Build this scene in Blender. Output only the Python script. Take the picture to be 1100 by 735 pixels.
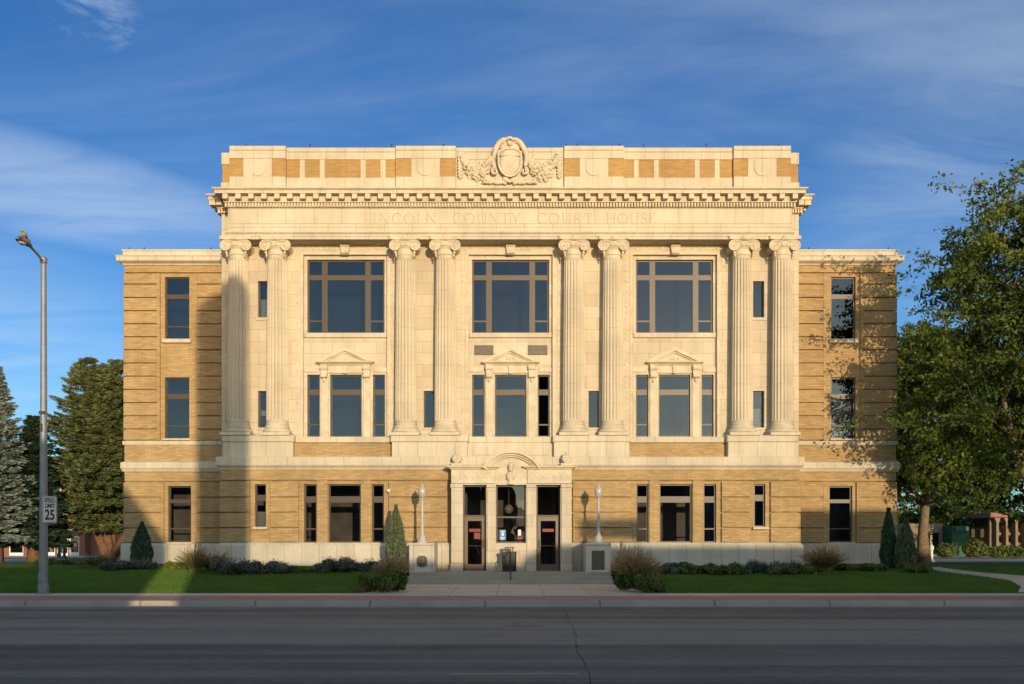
import bpy, math, random
import numpy as np
from mathutils import Vector, Matrix

R = math.radians
random.seed(7)
rng = np.random.default_rng(11)
for o in list(bpy.data.objects):
    bpy.data.objects.remove(o)
scene = bpy.context.scene
col = scene.collection

# ------------------------------------------------------------------ camera
F = 1092.0            # focal length in pixels of an 1100 wide frame
EYE = 1.85
cam_d = bpy.data.cameras.new('camera')
cam = bpy.data.objects.new('camera', cam_d)
col.objects.link(cam)
cam.location = (0.077, 0, EYE)
cam.rotation_euler = (R(90), 0, 0)
cam_d.sensor_width = 36
cam_d.lens = F / 1100 * 36
cam_d.shift_y = 0.195
cam_d.clip_start = 0.1
cam_d.clip_end = 3000
scene.camera = cam

# ------------------------------------------------------------------ light
SUN_AZ, SUN_EL = R(15.1), R(7.0)      # sun behind the camera, to its right
SKY_STRENGTH, SUN_STRENGTH, EXPOSURE = 0.15, 2.25, 0.83
to_sun = Vector((math.sin(SUN_AZ) * math.cos(SUN_EL), -math.cos(SUN_AZ) * math.cos(SUN_EL), math.sin(SUN_EL)))
sun_d = bpy.data.lights.new('sun', 'SUN')
sun = bpy.data.objects.new('sun', sun_d)
col.objects.link(sun)
sun.rotation_euler = (-to_sun).to_track_quat('-Z', 'Y').to_euler()
sun.location = to_sun * 200
sun_d.energy = SUN_STRENGTH
sun_d.angle = R(0.42)
sun_d.color = (1.0, 0.80, 0.51)

world = bpy.data.worlds.new('World')
scene.world = world
world.use_nodes = True
wt = world.node_tree
wt.nodes.clear()


class NT:
    """tiny node helper"""
    def __init__(s, tree):
        s.t = tree

    def n(s, kind, props=None, **inp):
        nd = s.t.nodes.new(kind)
        for k, v in (props or {}).items():
            setattr(nd, k, v)
        for k, v in inp.items():
            key = int(k[1:]) if k[0] == 'i' and k[1:].isdigit() else k.replace('_', ' ')
            sock = nd.inputs[key]
            if isinstance(v, bpy.types.NodeSocket):
                s.t.links.new(v, sock)
            else:
                sock.default_value = v
        return nd

    def math(s, op, a, b=0.0, c=0.0, clamp=False):
        nd = s.n('ShaderNodeMath', {'operation': op, 'use_clamp': clamp}, i0=a, i1=b, i2=c)
        return nd.outputs[0]

    def mix(s, fac, a, b, blend='MIX'):
        nd = s.n('ShaderNodeMix', {'data_type': 'RGBA', 'blend_type': blend, 'clamp_factor': True})
        for idx, v in ((0, fac), (6, a), (7, b)):
            if isinstance(v, bpy.types.NodeSocket):
                s.t.links.new(v, nd.inputs[idx])
            elif idx == 0:
                nd.inputs[idx].default_value = v
            else:
                nd.inputs[idx].default_value = (*v[:3], 1)
        return nd.outputs[2]

    def ramp(s, fac, lo, hi, a=0.0, b=1.0):
        nd = s.n('ShaderNodeMapRange', {'interpolation_type': 'SMOOTHSTEP', 'clamp': True})
        s.t.links.new(fac, nd.inputs['Value'])
        nd.inputs['From Min'].default_value = lo
        nd.inputs['From Max'].default_value = hi
        nd.inputs['To Min'].default_value = a
        nd.inputs['To Max'].default_value = b
        return nd.outputs[0]

    def noise(s, vec, scale, detail=4, rough=0.55, dist=0.0):
        nd = s.n('ShaderNodeTexNoise', {}, Scale=scale, Detail=detail, Roughness=rough, Distortion=dist)
        if vec is not None:
            s.t.links.new(vec, nd.inputs['Vector'])
        return nd.outputs[0]

    def vmul(s, vec, xyz):
        return s.n('ShaderNodeVectorMath', {'operation': 'MULTIPLY'}, i0=vec, i1=xyz).outputs[0]


W = NT(wt)
sky = W.n('ShaderNodeTexSky', {'sky_type': 'NISHITA', 'sun_disc': False, 'sun_elevation': SUN_EL,
                               'sun_rotation': math.pi - SUN_AZ, 'altitude': 850, 'air_density': 1.0,
                               'dust_density': 0.5, 'ozone_density': 2.5})
tc = W.n('ShaderNodeTexCoord')
dirv = tc.outputs['Generated']
sep = W.n('ShaderNodeSeparateXYZ', {}, Vector=dirv)
dx, dy, dz = sep.outputs
# wispy high cloud on a plane overhead
den = W.math('ADD', W.math('MAXIMUM', dz, 0.0), 0.16)
cu = W.math('DIVIDE', dx, den)
cv = W.math('DIVIDE', dy, den)
cp = W.n('ShaderNodeCombineXYZ', {}, X=cu, Y=cv, Z=0.37).outputs[0]
cpr = W.n('ShaderNodeMapping', {}, Vector=cp)
cpr.inputs['Rotation'].default_value = (0, 0, R(24))
cpr.inputs['Scale'].default_value = (0.55, 1.7, 1)
n1 = W.noise(cpr.outputs[0], 1.15, 7, 0.58, 0.7)
n2 = W.noise(cp, 0.8, 3, 0.5)
cl = W.math('MULTIPLY', W.ramp(n1, 0.44, 0.80), W.ramp(n2, 0.34, 0.62))


def patch(az, el, wa, we, tilt=0.0):
    """soft patch of cloud round a compass direction (az from +Y towards +X, degrees)"""
    a = W.math('SUBTRACT', W.math('ARCTAN2', dx, dy), R(az))
    e = W.math('SUBTRACT', W.math('ARCSINE', dz), R(el))
    e2 = W.math('SUBTRACT', e, W.math('MULTIPLY', a, tilt))
    q = W.math('ADD', W.math('POWER', W.math('ABSOLUTE', W.math('DIVIDE', a, R(wa))), 2.0),
               W.math('POWER', W.math('ABSOLUTE', W.math('DIVIDE', e2, R(we))), 2.0))
    return W.ramp(q, 0.0, 1.0, 1.0, 0.0)


brk = W.ramp(W.noise(cpr.outputs[0], 2.6, 8, 0.62, 0.9), 0.30, 0.68)
streak = W.math('MULTIPLY', patch(-25, 17.6, 15, 3.1, -0.10), W.math('ADD', W.math('MULTIPLY', brk, 0.6), 0.35))
puff = W.math('MULTIPLY', patch(-22.6, 25.6, 3.4, 1.9), W.ramp(W.noise(cp, 4.0, 8, 0.65, 0.5), 0.36, 0.62))
low = W.math('MULTIPLY', patch(-30, 10.0, 14, 7.0), W.math('ADD', W.math('MULTIPLY', brk, 0.5), 0.15))
rgt = W.math('MULTIPLY', patch(26, 19, 13, 9.5, 0.15), W.math('ADD', W.math('MULTIPLY', brk, 0.34), 0.12))
ca = W.math('ADD', W.math('MULTIPLY', cl, 0.24), W.math('MULTIPLY', W.ramp(n2, 0.40, 0.66), 0.05))
for extra, wgt in ((streak, 0.40), (puff, 0.46), (low, 0.36), (rgt, 0.55)):
    ca = W.math('MAXIMUM', ca, W.math('MULTIPLY', extra, wgt))
# deep blue away from the low sun, pale and warmer on the sun's side of the sky
side = W.ramp(dy, -0.35, 0.25)
back = W.mix(W.ramp(dz, 0.05, 0.42), (0.345, 0.54, 0.745), (0.128, 0.355, 0.585))
tcol = W.mix(side, (1.72, 1.36, 1.06), back)
tint = W.mix(1.0, sky.outputs[0], tcol, 'MULTIPLY')
full = W.mix(ca, tint, (2.95, 3.4, 3.75))
bg = W.n('ShaderNodeBackground', {}, Color=full, Strength=SKY_STRENGTH)
wo = W.n('ShaderNodeOutputWorld', {}, Surface=bg.outputs[0])

scene.view_settings.view_transform = 'Standard'
scene.view_settings.look = 'None'
scene.view_settings.exposure = EXPOSURE
scene.view_settings.gamma = 1
scene.render.engine = 'CYCLES'
scene.render.resolution_x, scene.render.resolution_y = 1024, 684
scene.cycles.max_bounces = 6
scene.cycles.transparent_max_bounces = 12

# ------------------------------------------------------------------ materials
def new_mat(name):
    m = bpy.data.materials.new(name)
    m.use_nodes = True
    m.node_tree.nodes.clear()
    return m, NT(m.node_tree)


def finish(T, color, rough=0.8, bump=None, bump_str=0.3, bump_dist=0.01, spec=0.3, metallic=0.0):
    b = T.n('ShaderNodeBsdfPrincipled')
    for k, v in (('Base Color', color), ('Roughness', rough), ('Metallic', metallic), ('Specular IOR Level', spec)):
        if isinstance(v, bpy.types.NodeSocket):
            T.t.links.new(v, b.inputs[k])
        elif k == 'Base Color':
            b.inputs[k].default_value = (*v[:3], 1)
        else:
            b.inputs[k].default_value = v
    if bump is not None:
        bp = T.n('ShaderNodeBump', {}, Strength=bump_str, Distance=bump_dist, Height=bump)
        T.t.links.new(bp.outputs[0], b.inputs['Normal'])
    T.n('ShaderNodeOutputMaterial', {}, Surface=b.outputs[0])
    return b


def wallcoords(T):
    pos = T.n('ShaderNodeNewGeometry').outputs['Position']
    s = T.n('ShaderNodeSeparateXYZ', {}, Vector=pos)
    u = T.math('ADD', s.outputs[0], s.outputs[1])
    uv = T.n('ShaderNodeCombineXYZ', {}, X=u, Y=s.outputs[2], Z=0.0).outputs[0]
    return pos, uv, s


def masonry(name, c1, c2, cm, bw, bh, mortar, off=(0, 0), stain=0.09, bump_d=0.006, rough=0.85, bias=0.0, streaks=0.09):
    m, T = new_mat(name)
    pos, uv, s = wallcoords(T)
    mp = T.n('ShaderNodeMapping', {}, Vector=uv)
    mp.inputs['Location'].default_value = (off[0], off[1], 0)
    br = T.n('ShaderNodeTexBrick', {'offset': 0.5}, Vector=mp.outputs[0], Scale=1.0, Mortar_Size=mortar,
             Mortar_Smooth=0.2, Bias=bias, Brick_Width=bw, Row_Height=bh)
    br.inputs['Color1'].default_value = (*c1, 1)
    br.inputs['Color2'].default_value = (*c2, 1)
    br.inputs['Mortar'].default_value = (*cm, 1)
    big = T.noise(pos, 0.55, 5, 0.6)
    fine = T.noise(pos, 9.0, 4, 0.65)
    drip = T.noise(T.vmul(pos, (3.0, 3.0, 0.22)), 1.0, 5, 0.6)
    v = T.math('ADD', T.ramp(big, 0.3, 0.7, 1 - stain, 1 + stain * 0.5), T.math('MULTIPLY', T.math('SUBTRACT', fine, 0.5), 0.16))
    v = T.math('MULTIPLY', v, T.ramp(drip, 0.35, 0.62, 1 - streaks, 1.0))
    vc = T.n('ShaderNodeCombineXYZ', {}, X=v, Y=v, Z=v).outputs[0]
    colr = T.mix(1.0, br.outputs['Color'], vc, 'MULTIPLY')
    h = T.math('SUBTRACT', T.math('MULTIPLY', fine, 0.35), br.outputs['Fac'])
    finish(T, colr, rough, h, 0.6, bump_d, 0.25)
    return m


def plain(name, c, rough=0.6, var=0.12, scale=3.0, metallic=0.0, spec=0.4, bump=0.0):
    m, T = new_mat(name)
    pos = T.n('ShaderNodeNewGeometry').outputs['Position']
    n = T.noise(pos, scale, 5, 0.6)
    v = T.ramp(n, 0.25, 0.75, 1 - var, 1 + var)
    vc = T.n('ShaderNodeCombineXYZ', {}, X=v, Y=v, Z=v).outputs[0]
    finish(T, T.mix(1.0, c, vc, 'MULTIPLY'), rough, n if bump else None, bump, 0.01, spec, metallic)
    return m


def foliage(name, a, b, trans=0.25, rough=0.55, zone=0.6):
    m, T = new_mat(name)
    g = T.n('ShaderNodeNewGeometry')
    rnd = g.outputs['Random Per Island']
    nz = T.noise(g.outputs['Position'], zone, 3, 0.6)
    k = T.math('ADD', T.math('MULTIPLY', rnd, 0.55), T.ramp(nz, 0.3, 0.7, 0.0, 0.45))
    c = T.mix(k, a, b)
    d = T.n('ShaderNodeBsdfPrincipled', {}, Base_Color=c, Roughness=rough)
    d.inputs['Specular IOR Level'].default_value = 0.25
    t = T.n('ShaderNodeBsdfTranslucent', {}, Color=c)
    mx = T.n('ShaderNodeMixShader', {}, i0=trans, i1=d.outputs[0], i2=t.outputs[0])
    T.n('ShaderNodeOutputMaterial', {}, Surface=mx.outputs[0])
    return m


M = {}
ST1, ST2, STM = (0.61, 0.525, 0.395), (0.535, 0.45, 0.33), (0.37, 0.29, 0.19)
M['ashlar'] = masonry('ashlar_stone', ST1, ST2, STM, 0.92, 0.49, 0.007)
M['frieze'] = masonry('frieze_stone', ST1, (0.57, 0.487, 0.36), STM, 1.16, 9.0, 0.010, (0.3, 3.0), 0.10)
M['trim'] = masonry('trim_stone', ST1, (0.57, 0.487, 0.36), STM, 0.78, 7.0, 0.009, (0.1, 2.0), 0.12)
M['carved'] = plain('carved_stone', (0.575, 0.487, 0.355), 0.85, 0.14, 2.2, 0, 0.25, 0.35)
M['plinth'] = masonry('plinth_stone', (0.60, 0.54, 0.44), (0.54, 0.48, 0.385), (0.30, 0.25, 0.19), 0.72, 6.0, 0.010, (0.2, 3.1), 0.16)
M['shaft'] = masonry('column_stone', (0.595, 0.51, 0.38), (0.565, 0.48, 0.352), (0.46, 0.37, 0.26), 9.0, 0.78, 0.008, (4.0, 0.2), 0.12)
M['letter'] = plain('shade_toned_letter_stone', (0.47, 0.385, 0.265), 0.9, 0.08)  # darker tone stands in for the shade inside cut letters
M['brick'] = masonry('tan_roman_brick', (0.50, 0.345, 0.168), (0.375, 0.242, 0.110), (0.33, 0.225, 0.115), 0.30, 0.070, 0.010, (0, 0), 0.12, 0.004, 0.9, 0.0, 0.06)
M['brick_rich'] = masonry('parapet_brick', (0.47, 0.28, 0.095), (0.37, 0.205, 0.065), (0.42, 0.28, 0.13), 0.31, 0.066, 0.012, (0, 0), 0.10, 0.004)
M['bronze'] = plain('brown_window_metal', (0.052, 0.034, 0.021), 0.45, 0.10, 2.0, 0.0, 0.5)
M['doorwood'] = plain('brown_door_metal', (0.115, 0.066, 0.038), 0.4, 0.12, 2.0, 0.0, 0.5)
M['dark'] = plain('dark_interior', (0.26, 0.225, 0.19), 0.9, 0.4, 0.7)
M['dark_upper'] = plain('upper_room_shade_tone', (0.018, 0.018, 0.018), 0.9, 0.3, 0.7)  # near-black wall colour stands in for the darkness of unlit upper rooms
M['blind'] = plain('pale_blind', (0.52, 0.50, 0.45), 0.9, 0.1)
M['plaque'] = plain('weathered_bronze_plaque', (0.085, 0.07, 0.05), 0.5, 0.3, 9.0, 0.2, 0.5, 0.5)
M['roofing'] = plain('grey_roofing', (0.22, 0.21, 0.2), 0.95, 0.15)
M['rod'] = plain('dark_rod_metal', (0.05, 0.045, 0.04), 0.6)
M['galv'] = plain('galvanised_steel', (0.22, 0.225, 0.235), 0.45, 0.12, 4.0, 0.4, 0.4)
M['lampgrey'] = plain('grey_lamp_housing', (0.20, 0.21, 0.22), 0.5, 0.1)
M['lampwhite'] = plain('aged_white_lamp_paint', (0.46, 0.44, 0.40), 0.55, 0.12, 6)
M['white'] = plain('white_paint', (0.72, 0.71, 0.68), 0.5, 0.08)
M['black'] = plain('black_plastic', (0.010, 0.010, 0.011), 0.5, 0.15)
M['redsign'] = plain('red_sign', (0.20, 0.022, 0.02), 0.5, 0.08)
M['bluesign'] = plain('blue_poster', (0.05, 0.20, 0.48), 0.5, 0.1)
M['paper'] = plain('white_paper', (0.75, 0.75, 0.72), 0.8, 0.05)
M['soil'] = plain('brown_mulch', (0.10, 0.060, 0.036), 0.95, 0.3, 9, 0, 0.2, 0.6)
M['bark'] = plain('grey_brown_bark', (0.20, 0.15, 0.10), 0.95, 0.35, 7, 0, 0.2, 0.9)
M['bark_red'] = plain('red_brown_bark', (0.17, 0.10, 0.06), 0.95, 0.35, 7, 0, 0.2, 0.9)
M['bird'] = plain('buff_feathers', (0.33, 0.23, 0.13), 0.85, 0.3, 20)
M['leaf_near'] = foliage('locust_leaf', (0.036, 0.080, 0.015), (0.165, 0.200, 0.034), 0.34)
M['leaf_back'] = foliage('elm_leaf', (0.036, 0.080, 0.014), (0.175, 0.205, 0.030), 0.34)
M['leaf_dark'] = foliage('dark_leaf', (0.030, 0.070, 0.016), (0.100, 0.140, 0.030), 0.32)
M['spruce'] = foliage('spruce_needle', (0.075, 0.112, 0.042), (0.220, 0.240, 0.096), 0.14)
M['spruce_shade'] = foliage('shade_toned_spruce_needle', (0.014, 0.032, 0.020), (0.034, 0.056, 0.030), 0.08)  # the shade on this spruce is put into its needle colour
M['spruce_blue'] = foliage('blue_spruce_needle', (0.13, 0.18, 0.155), (0.27, 0.31, 0.27), 0.10)
M['juniper'] = foliage('juniper_scale', (0.040, 0.078, 0.040), (0.080, 0.125, 0.058), 0.10)
M['juniper_pale'] = foliage('pale_juniper_scale', (0.085, 0.115, 0.055), (0.145, 0.165, 0.085), 0.10)
M['catmint'] = foliage('grey_green_leaf', (0.070, 0.100, 0.055), (0.135, 0.150, 0.095), 0.2)
M['shrub'] = foliage('green_shrub_leaf', (0.055, 0.100, 0.022), (0.185, 0.210, 0.055), 0.3)
M['lime'] = foliage('lime_leaf', (0.13, 0.18, 0.03), (0.24, 0.27, 0.05), 0.3)
M['purple'] = foliage('purple_flower', (0.13, 0.12, 0.14), (0.21, 0.18, 0.21), 0.2)
M['rust'] = foliage('rust_leaf', (0.16, 0.040, 0.022), (0.24, 0.085, 0.03), 0.2)
M['ograss'] = foliage('ornamental_grass_blade', (0.120, 0.140, 0.040), (0.300, 0.280, 0.095), 0.3)
M['plume'] = foliage('tan_seed_plume', (0.40, 0.29, 0.14), (0.56, 0.43, 0.25), 0.3)
M['blade'] = foliage('lawn_blade', (0.075, 0.155, 0.020), (0.150, 0.240, 0.036), 0.3)

# glass: tinted see-through sheet with mirror-like sky reflection
def make_glass(name, tint, ior, wav=0.0012):
    m, T = new_mat(name)
    pos = T.n('ShaderNodeNewGeometry').outputs['Position']
    nz = T.noise(pos, 0.9, 2, 0.4)
    bp = T.n('ShaderNodeBump', {}, Strength=0.5, Distance=wav * 10, Height=nz)
    tr = T.n('ShaderNodeBsdfTransparent', {}, Color=(*tint, 1))
    gl = T.n('ShaderNodeBsdfGlossy', {}, Color=(0.48, 0.68, 0.95, 1), Roughness=0.015, Normal=bp.outputs[0])
    fr = T.n('ShaderNodeFresnel', {}, IOR=ior)
    mx = T.n('ShaderNodeMixShader', {}, i0=fr.outputs[0], i1=tr.outputs[0], i2=gl.outputs[0])
    T.n('ShaderNodeOutputMaterial', {}, Surface=mx.outputs[0])
    return m


M['glass'] = make_glass('tinted_window_glass', (0.70, 0.71, 0.71), 1.55)
M['globe'] = plain('milky_lamp_globe', (0.44, 0.40, 0.33), 0.18, 0.08, 3, 0, 0.6)

# ground materials
def ground_mat(name, a, b, scale, rough=0.95, bump=0.4, bd=0.02, fine=30):
    m, T = new_mat(name)
    pos = T.n('ShaderNodeNewGeometry').outputs['Position']
    n = T.noise(pos, scale, 6, 0.62)
    f = T.noise(pos, fine, 4, 0.7)
    k = T.math('ADD', T.math('MULTIPLY', T.ramp(n, 0.3, 0.7), 0.6), T.math('MULTIPLY', f, 0.4))
    finish(T, T.mix(k, a, b), rough, f, bump, bd, 0.2)
    return m


M['lawn'] = ground_mat('lawn_grass', (0.055, 0.118, 0.016), (0.125, 0.180, 0.030), 0.55, 0.95, 0.9, 0.05, 22)
M['earth'] = ground_mat('distant_ground', (0.06, 0.08, 0.03), (0.10, 0.11, 0.05), 0.2)
M['bedsoil'] = ground_mat('bed_mulch', (0.07, 0.045, 0.028), (0.13, 0.085, 0.05), 3.0, 0.98, 0.8, 0.04, 25)


def concrete(name, a, b, jx, jy, x0=0.0, y0=0.0, jw=0.012, stain=1.0):
    m, T = new_mat(name)
    pos = T.n('ShaderNodeNewGeometry').outputs['Position']
    s = T.n('ShaderNodeSeparateXYZ', {}, Vector=pos)
    n = T.noise(pos, 0.7, 6, 0.62)
    f = T.noise(pos, 18, 4, 0.7)
    k = T.math('ADD', T.math('MULTIPLY', T.ramp(n, 0.32, 0.68), 0.65), T.math('MULTIPLY', f, 0.35))
    c = T.mix(k, a, b)
    lines = None
    for ax, j, o in ((0, jx, x0), (1, jy, y0)):
        if not j:
            continue
        fr = T.math('ABSOLUTE', T.math('SUBTRACT', T.math('FRACT', T.math('DIVIDE', T.math('ADD', s.outputs[ax], 500 * j + o), j)), 0.5))
        ln = T.math('GREATER_THAN', fr, 0.5 - jw / j)
        lines = ln if lines is None else T.math('MAXIMUM', lines, ln)
    if lines is not None:
        c = T.mix(T.math('MULTIPLY', lines, 0.6), c, tuple(x * 0.35 for x in a))
    finish(T, c, 0.9, f, 0.35, 0.006, 0.25)
    return m


M['walk'] = concrete('sidewalk_concrete', (0.52, 0.42, 0.33), (0.66, 0.54, 0.42), 1.5, 0, 0.4, 0, 0.016)
M['kerb'] = concrete('kerb_concrete', (0.30, 0.265, 0.23), (0.42, 0.37, 0.32), 3.3, 0, 0.7, 0, 0.03)
M['stepstone'] = concrete('step_concrete', (0.30, 0.25, 0.195), (0.40, 0.335, 0.265), 3.9, 0, 0.0, 0, 0.012)
M['paver'] = masonry('red_brick_paver', (0.50, 0.255, 0.185), (0.42, 0.205, 0.145), (0.36, 0.27, 0.21), 0.21, 0.11, 0.012)


def road_mat():
    m, T = new_mat('worn_asphalt')
    pos = T.n('ShaderNodeNewGeometry').outputs['Position']
    s = T.n('ShaderNodeSeparateXYZ', {}, Vector=pos)
    st = T.noise(T.vmul(pos, (0.045, 1.1, 1)), 1.0, 6, 0.62)
    pt = T.noise(pos, 0.45, 6, 0.65)
    f = T.noise(pos, 40, 4, 0.75)
    # lanes of different age run along the street
    band = T.math('SINE', T.math('MULTIPLY', s.outputs[1], 1.75))
    wob = T.math('ADD', s.outputs[1], T.math('MULTIPLY', pt, 0.5))
    patchy = T.math('MULTIPLY', T.ramp(wob, 18.5, 18.8), T.ramp(wob, 23.6, 25.2, 1.0, 0.0))
    k = T.math('ADD', T.math('MULTIPLY', T.ramp(st, 0.34, 0.66), 0.5), T.math('MULTIPLY', T.ramp(pt, 0.3, 0.7), 0.22))
    f2 = T.noise(pos, 7, 5, 0.7)
    k = T.math('ADD', k, T.math('MULTIPLY', T.ramp(f2, 0.3, 0.7, -0.5, 0.5), 0.20))
    k = T.math('ADD', k, T.math('MULTIPLY', f, 0.26))
    k = T.math('ADD', k, T.math('MULTIPLY', band, 0.05))
    k = T.math('ADD', k, T.math('MULTIPLY', patchy, 0.42))
    c = T.mix(k, (0.135, 0.104, 0.080), (0.345, 0.268, 0.205))
    oil = T.ramp(T.noise(T.vmul(pos, (0.6, 2.0, 1)), 0.9, 5, 0.7), 0.62, 0.75)
    c = T.mix(T.math('MULTIPLY', oil, 0.4), c, (0.06, 0.055, 0.05))
    finish(T, c, 0.97, f, 0.5, 0.008, 0.06)
    return m


M['road'] = road_mat()
M['tar'] = plain('tar_crack_filler', (0.050, 0.044, 0.040), 1.0, 0.12, 3, 0, 0.0)
M['paint'] = plain('worn_road_paint', (0.46, 0.44, 0.42), 0.85, 0.5, 14)
M['ochre'] = plain('ochre_road_patch', (0.22, 0.155, 0.085), 0.9, 0.3, 9)
M['redbrick'] = masonry('red_shop_brick', (0.30, 0.105, 0.060), (0.23, 0.080, 0.045), (0.26, 0.19, 0.14), 0.24, 0.08, 0.012)
M['tanwall'] = masonry('tan_concrete_wall', (0.27, 0.20, 0.135), (0.24, 0.18, 0.12), (0.25, 0.18, 0.12), 1.2, 0.6, 0.012)
M['creamwall'] = masonry('cream_stucco', (0.50, 0.44, 0.34), (0.47, 0.41, 0.31), (0.4, 0.34, 0.26), 3.0, 3.0, 0.01)
M['greenpaint'] = plain('green_metal_cladding', (0.004, 0.085, 0.030), 0.6, 0.1)
M['bottle'] = plain('dark_green_paint', (0.012, 0.06, 0.04), 0.45, 0.1)
M['bluepost'] = plain('blue_grey_post', (0.10, 0.15, 0.25), 0.5, 0.1)
M['pinkroof'] = plain('faded_red_fascia', (0.30, 0.13, 0.11), 0.7, 0.1)

# ------------------------------------------------------------------ geometry helpers
class MB:
    def __init__(s):
        s.v, s.f = [], []

    def add(s, vs, fs):
        n = len(s.v)
        s.v += [tuple(p) for p in vs]
        s.f += [tuple(i + n for i in f) for f in fs]
        return s

    def box(s, x0, x1, y0, y1, z0, z1):
        x0, x1 = min(x0, x1), max(x0, x1)
        y0, y1 = min(y0, y1), max(y0, y1)
        z0, z1 = min(z0, z1), max(z0, z1)
        return s.add([(x0, y0, z0), (x1, y0, z0), (x1, y1, z0), (x0, y1, z0), (x0, y0, z1), (x1, y0, z1), (x1, y1, z1), (x0, y1, z1)],
                     [(0, 3, 2, 1), (4, 5, 6, 7), (0, 1, 5, 4), (1, 2, 6, 5), (2, 3, 7, 6), (3, 0, 4, 7)])

    def bbox(s, x0, x1, y0, y1, z0, z1, b=0.01):
        """box with chamfered vertical and front edges"""
        x0, x1 = min(x0, x1), max(x0, x1)
        z0, z1 = min(z0, z1), max(z0, z1)
        y0, y1 = min(y0, y1), max(y0, y1)
        a = [(x0, y1, z0), (x1, y1, z0), (x1, y1, z1), (x0, y1, z1),
             (x0, y0 + b, z0), (x1, y0 + b, z0), (x1, y0 + b, z1), (x0, y0 + b, z1),
             (x0 + b, y0, z0 + b), (x1 - b, y0, z0 + b), (x1 - b, y0, z1 - b), (x0 + b, y0, z1 - b)]
        return s.add(a, [(3, 2, 1, 0), (0, 1, 5, 4), (1, 2, 6, 5), (2, 3, 7, 6), (3, 0, 4, 7),
                         (4, 5, 9, 8), (5, 6, 10, 9), (6, 7, 11, 10), (7, 4, 8, 11), (8, 9, 10, 11)])

    def prism(s, poly, y0, y1):
        """poly [(x,z)] counter-clockwise seen from -Y, extruded along Y"""
        n = len(poly)
        vs = [(x, y0, z) for x, z in poly] + [(x, y1, z) for x, z in poly]
        return s.add(vs, [tuple(range(n)), tuple(range(2 * n - 1, n - 1, -1))] +
                     [(i, i + n, (i + 1) % n + n, (i + 1) % n) for i in range(n)])

    def prism_z(s, poly, z0, z1):
        n = len(poly)
        vs = [(x, y, z0) for x, y in poly] + [(x, y, z1) for x, y in poly]
        return s.add(vs, [tuple(range(n - 1, -1, -1)), tuple(range(n, 2 * n))] +
                     [(i, (i + 1) % n, (i + 1) % n + n, i + n) for i in range(n)])

    def lathe(s, prof, c, n=20, axis='z', cap=True, sx=1.0, sy=1.0):
        vs, fs = [], []
        for r, h in prof:
            for k in range(n):
                a = 2 * math.pi * k / n
                p = (r * math.cos(a) * sx, r * math.sin(a) * sy, h)
                if axis == 'y':
                    p = (p[0], p[2], p[1])
                elif axis == 'x':
                    p = (p[2], p[0], p[1])
                vs.append((c[0] + p[0], c[1] + p[1], c[2] + p[2]))
        for i in range(len(prof) - 1):
            for k in range(n):
                fs.append((i * n + k, i * n + (k + 1) % n, (i + 1) * n + (k + 1) % n, (i + 1) * n + k))
        if cap:
            fs.append(tuple(range(n - 1, -1, -1)))
            fs.append(tuple((len(prof) - 1) * n + k for k in range(n)))
        return s.add(vs, fs)

    def ball(s, c, r, n=8, m=6):
        if not isinstance(r, (tuple, list)):
            r = (r, r, r)
        vs, fs = [(c[0], c[1], c[2] - r[2])], []
        for i in range(1, m):
            t = math.pi * i / m - math.pi / 2
            for k in range(n):
                a = 2 * math.pi * k / n
                vs.append((c[0] + r[0] * math.cos(t) * math.cos(a), c[1] + r[1] * math.cos(t) * math.sin(a), c[2] + r[2] * math.sin(t)))
        vs.append((c[0], c[1], c[2] + r[2]))
        L = len(vs) - 1
        for k in range(n):
            fs.append((0, 1 + (k + 1) % n, 1 + k))
            fs.append((L, L - n + k, L - n + (k + 1) % n))
        for i in range(m - 2):
            for k in range(n):
                a = 1 + i * n
                fs.append((a + k, a + (k + 1) % n, a + n + (k + 1) % n, a + n + k))
        return s.add(vs, fs)

    def tube(s, pts, rad, n=8, cap=True):
        pts = [Vector(p) for p in pts]
        if not isinstance(rad, (list, tuple)):
            rad = [rad] * len(pts)
        vs, fs = [], []
        ref = Vector((0.13, 0.31, 0.94))
        for i, p in enumerate(pts):
            d = (pts[min(i + 1, len(pts) - 1)] - pts[max(i - 1, 0)]).normalized()
            if abs(d.dot(ref)) > 0.97:
                u = d.cross(Vector((1, 0, 0))).normalized()
            else:
                u = d.cross(ref).normalized()
            w = d.cross(u)
            for k in range(n):
                a = 2 * math.pi * k / n
                vs.append(p + (u * math.cos(a) + w * math.sin(a)) * rad[i])
        for i in range(len(pts) - 1):
            for k in range(n):
                fs.append((i * n + k, i * n + (k + 1) % n, (i + 1) * n + (k + 1) % n, (i + 1) * n + k))
        if cap:
            fs.append(tuple(range(n - 1, -1, -1)))
            fs.append(tuple((len(pts) - 1) * n + k for k in range(n)))
        return s.add(vs, fs)

    def wall(s, x0, x1, z0, z1, y0, y1, holes):
        """slab facing -Y with rectangular openings and their reveals"""
        E = 1e-5
        xs = sorted({x0, x1, *[min(max(h[i], x0), x1) for h in holes for i in (0, 1)]})
        zs = sorted({z0, z1, *[min(max(h[i], z0), z1) for h in holes for i in (2, 3)]})

        def solid(i, j):
            if i < 0 or j < 0 or i >= len(xs) - 1 or j >= len(zs) - 1:
                return False
            cx, cz = (xs[i] + xs[i + 1]) / 2, (zs[j] + zs[j + 1]) / 2
            return not any(h[0] - E < cx < h[1] + E and h[2] - E < cz < h[3] + E for h in holes)
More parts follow.
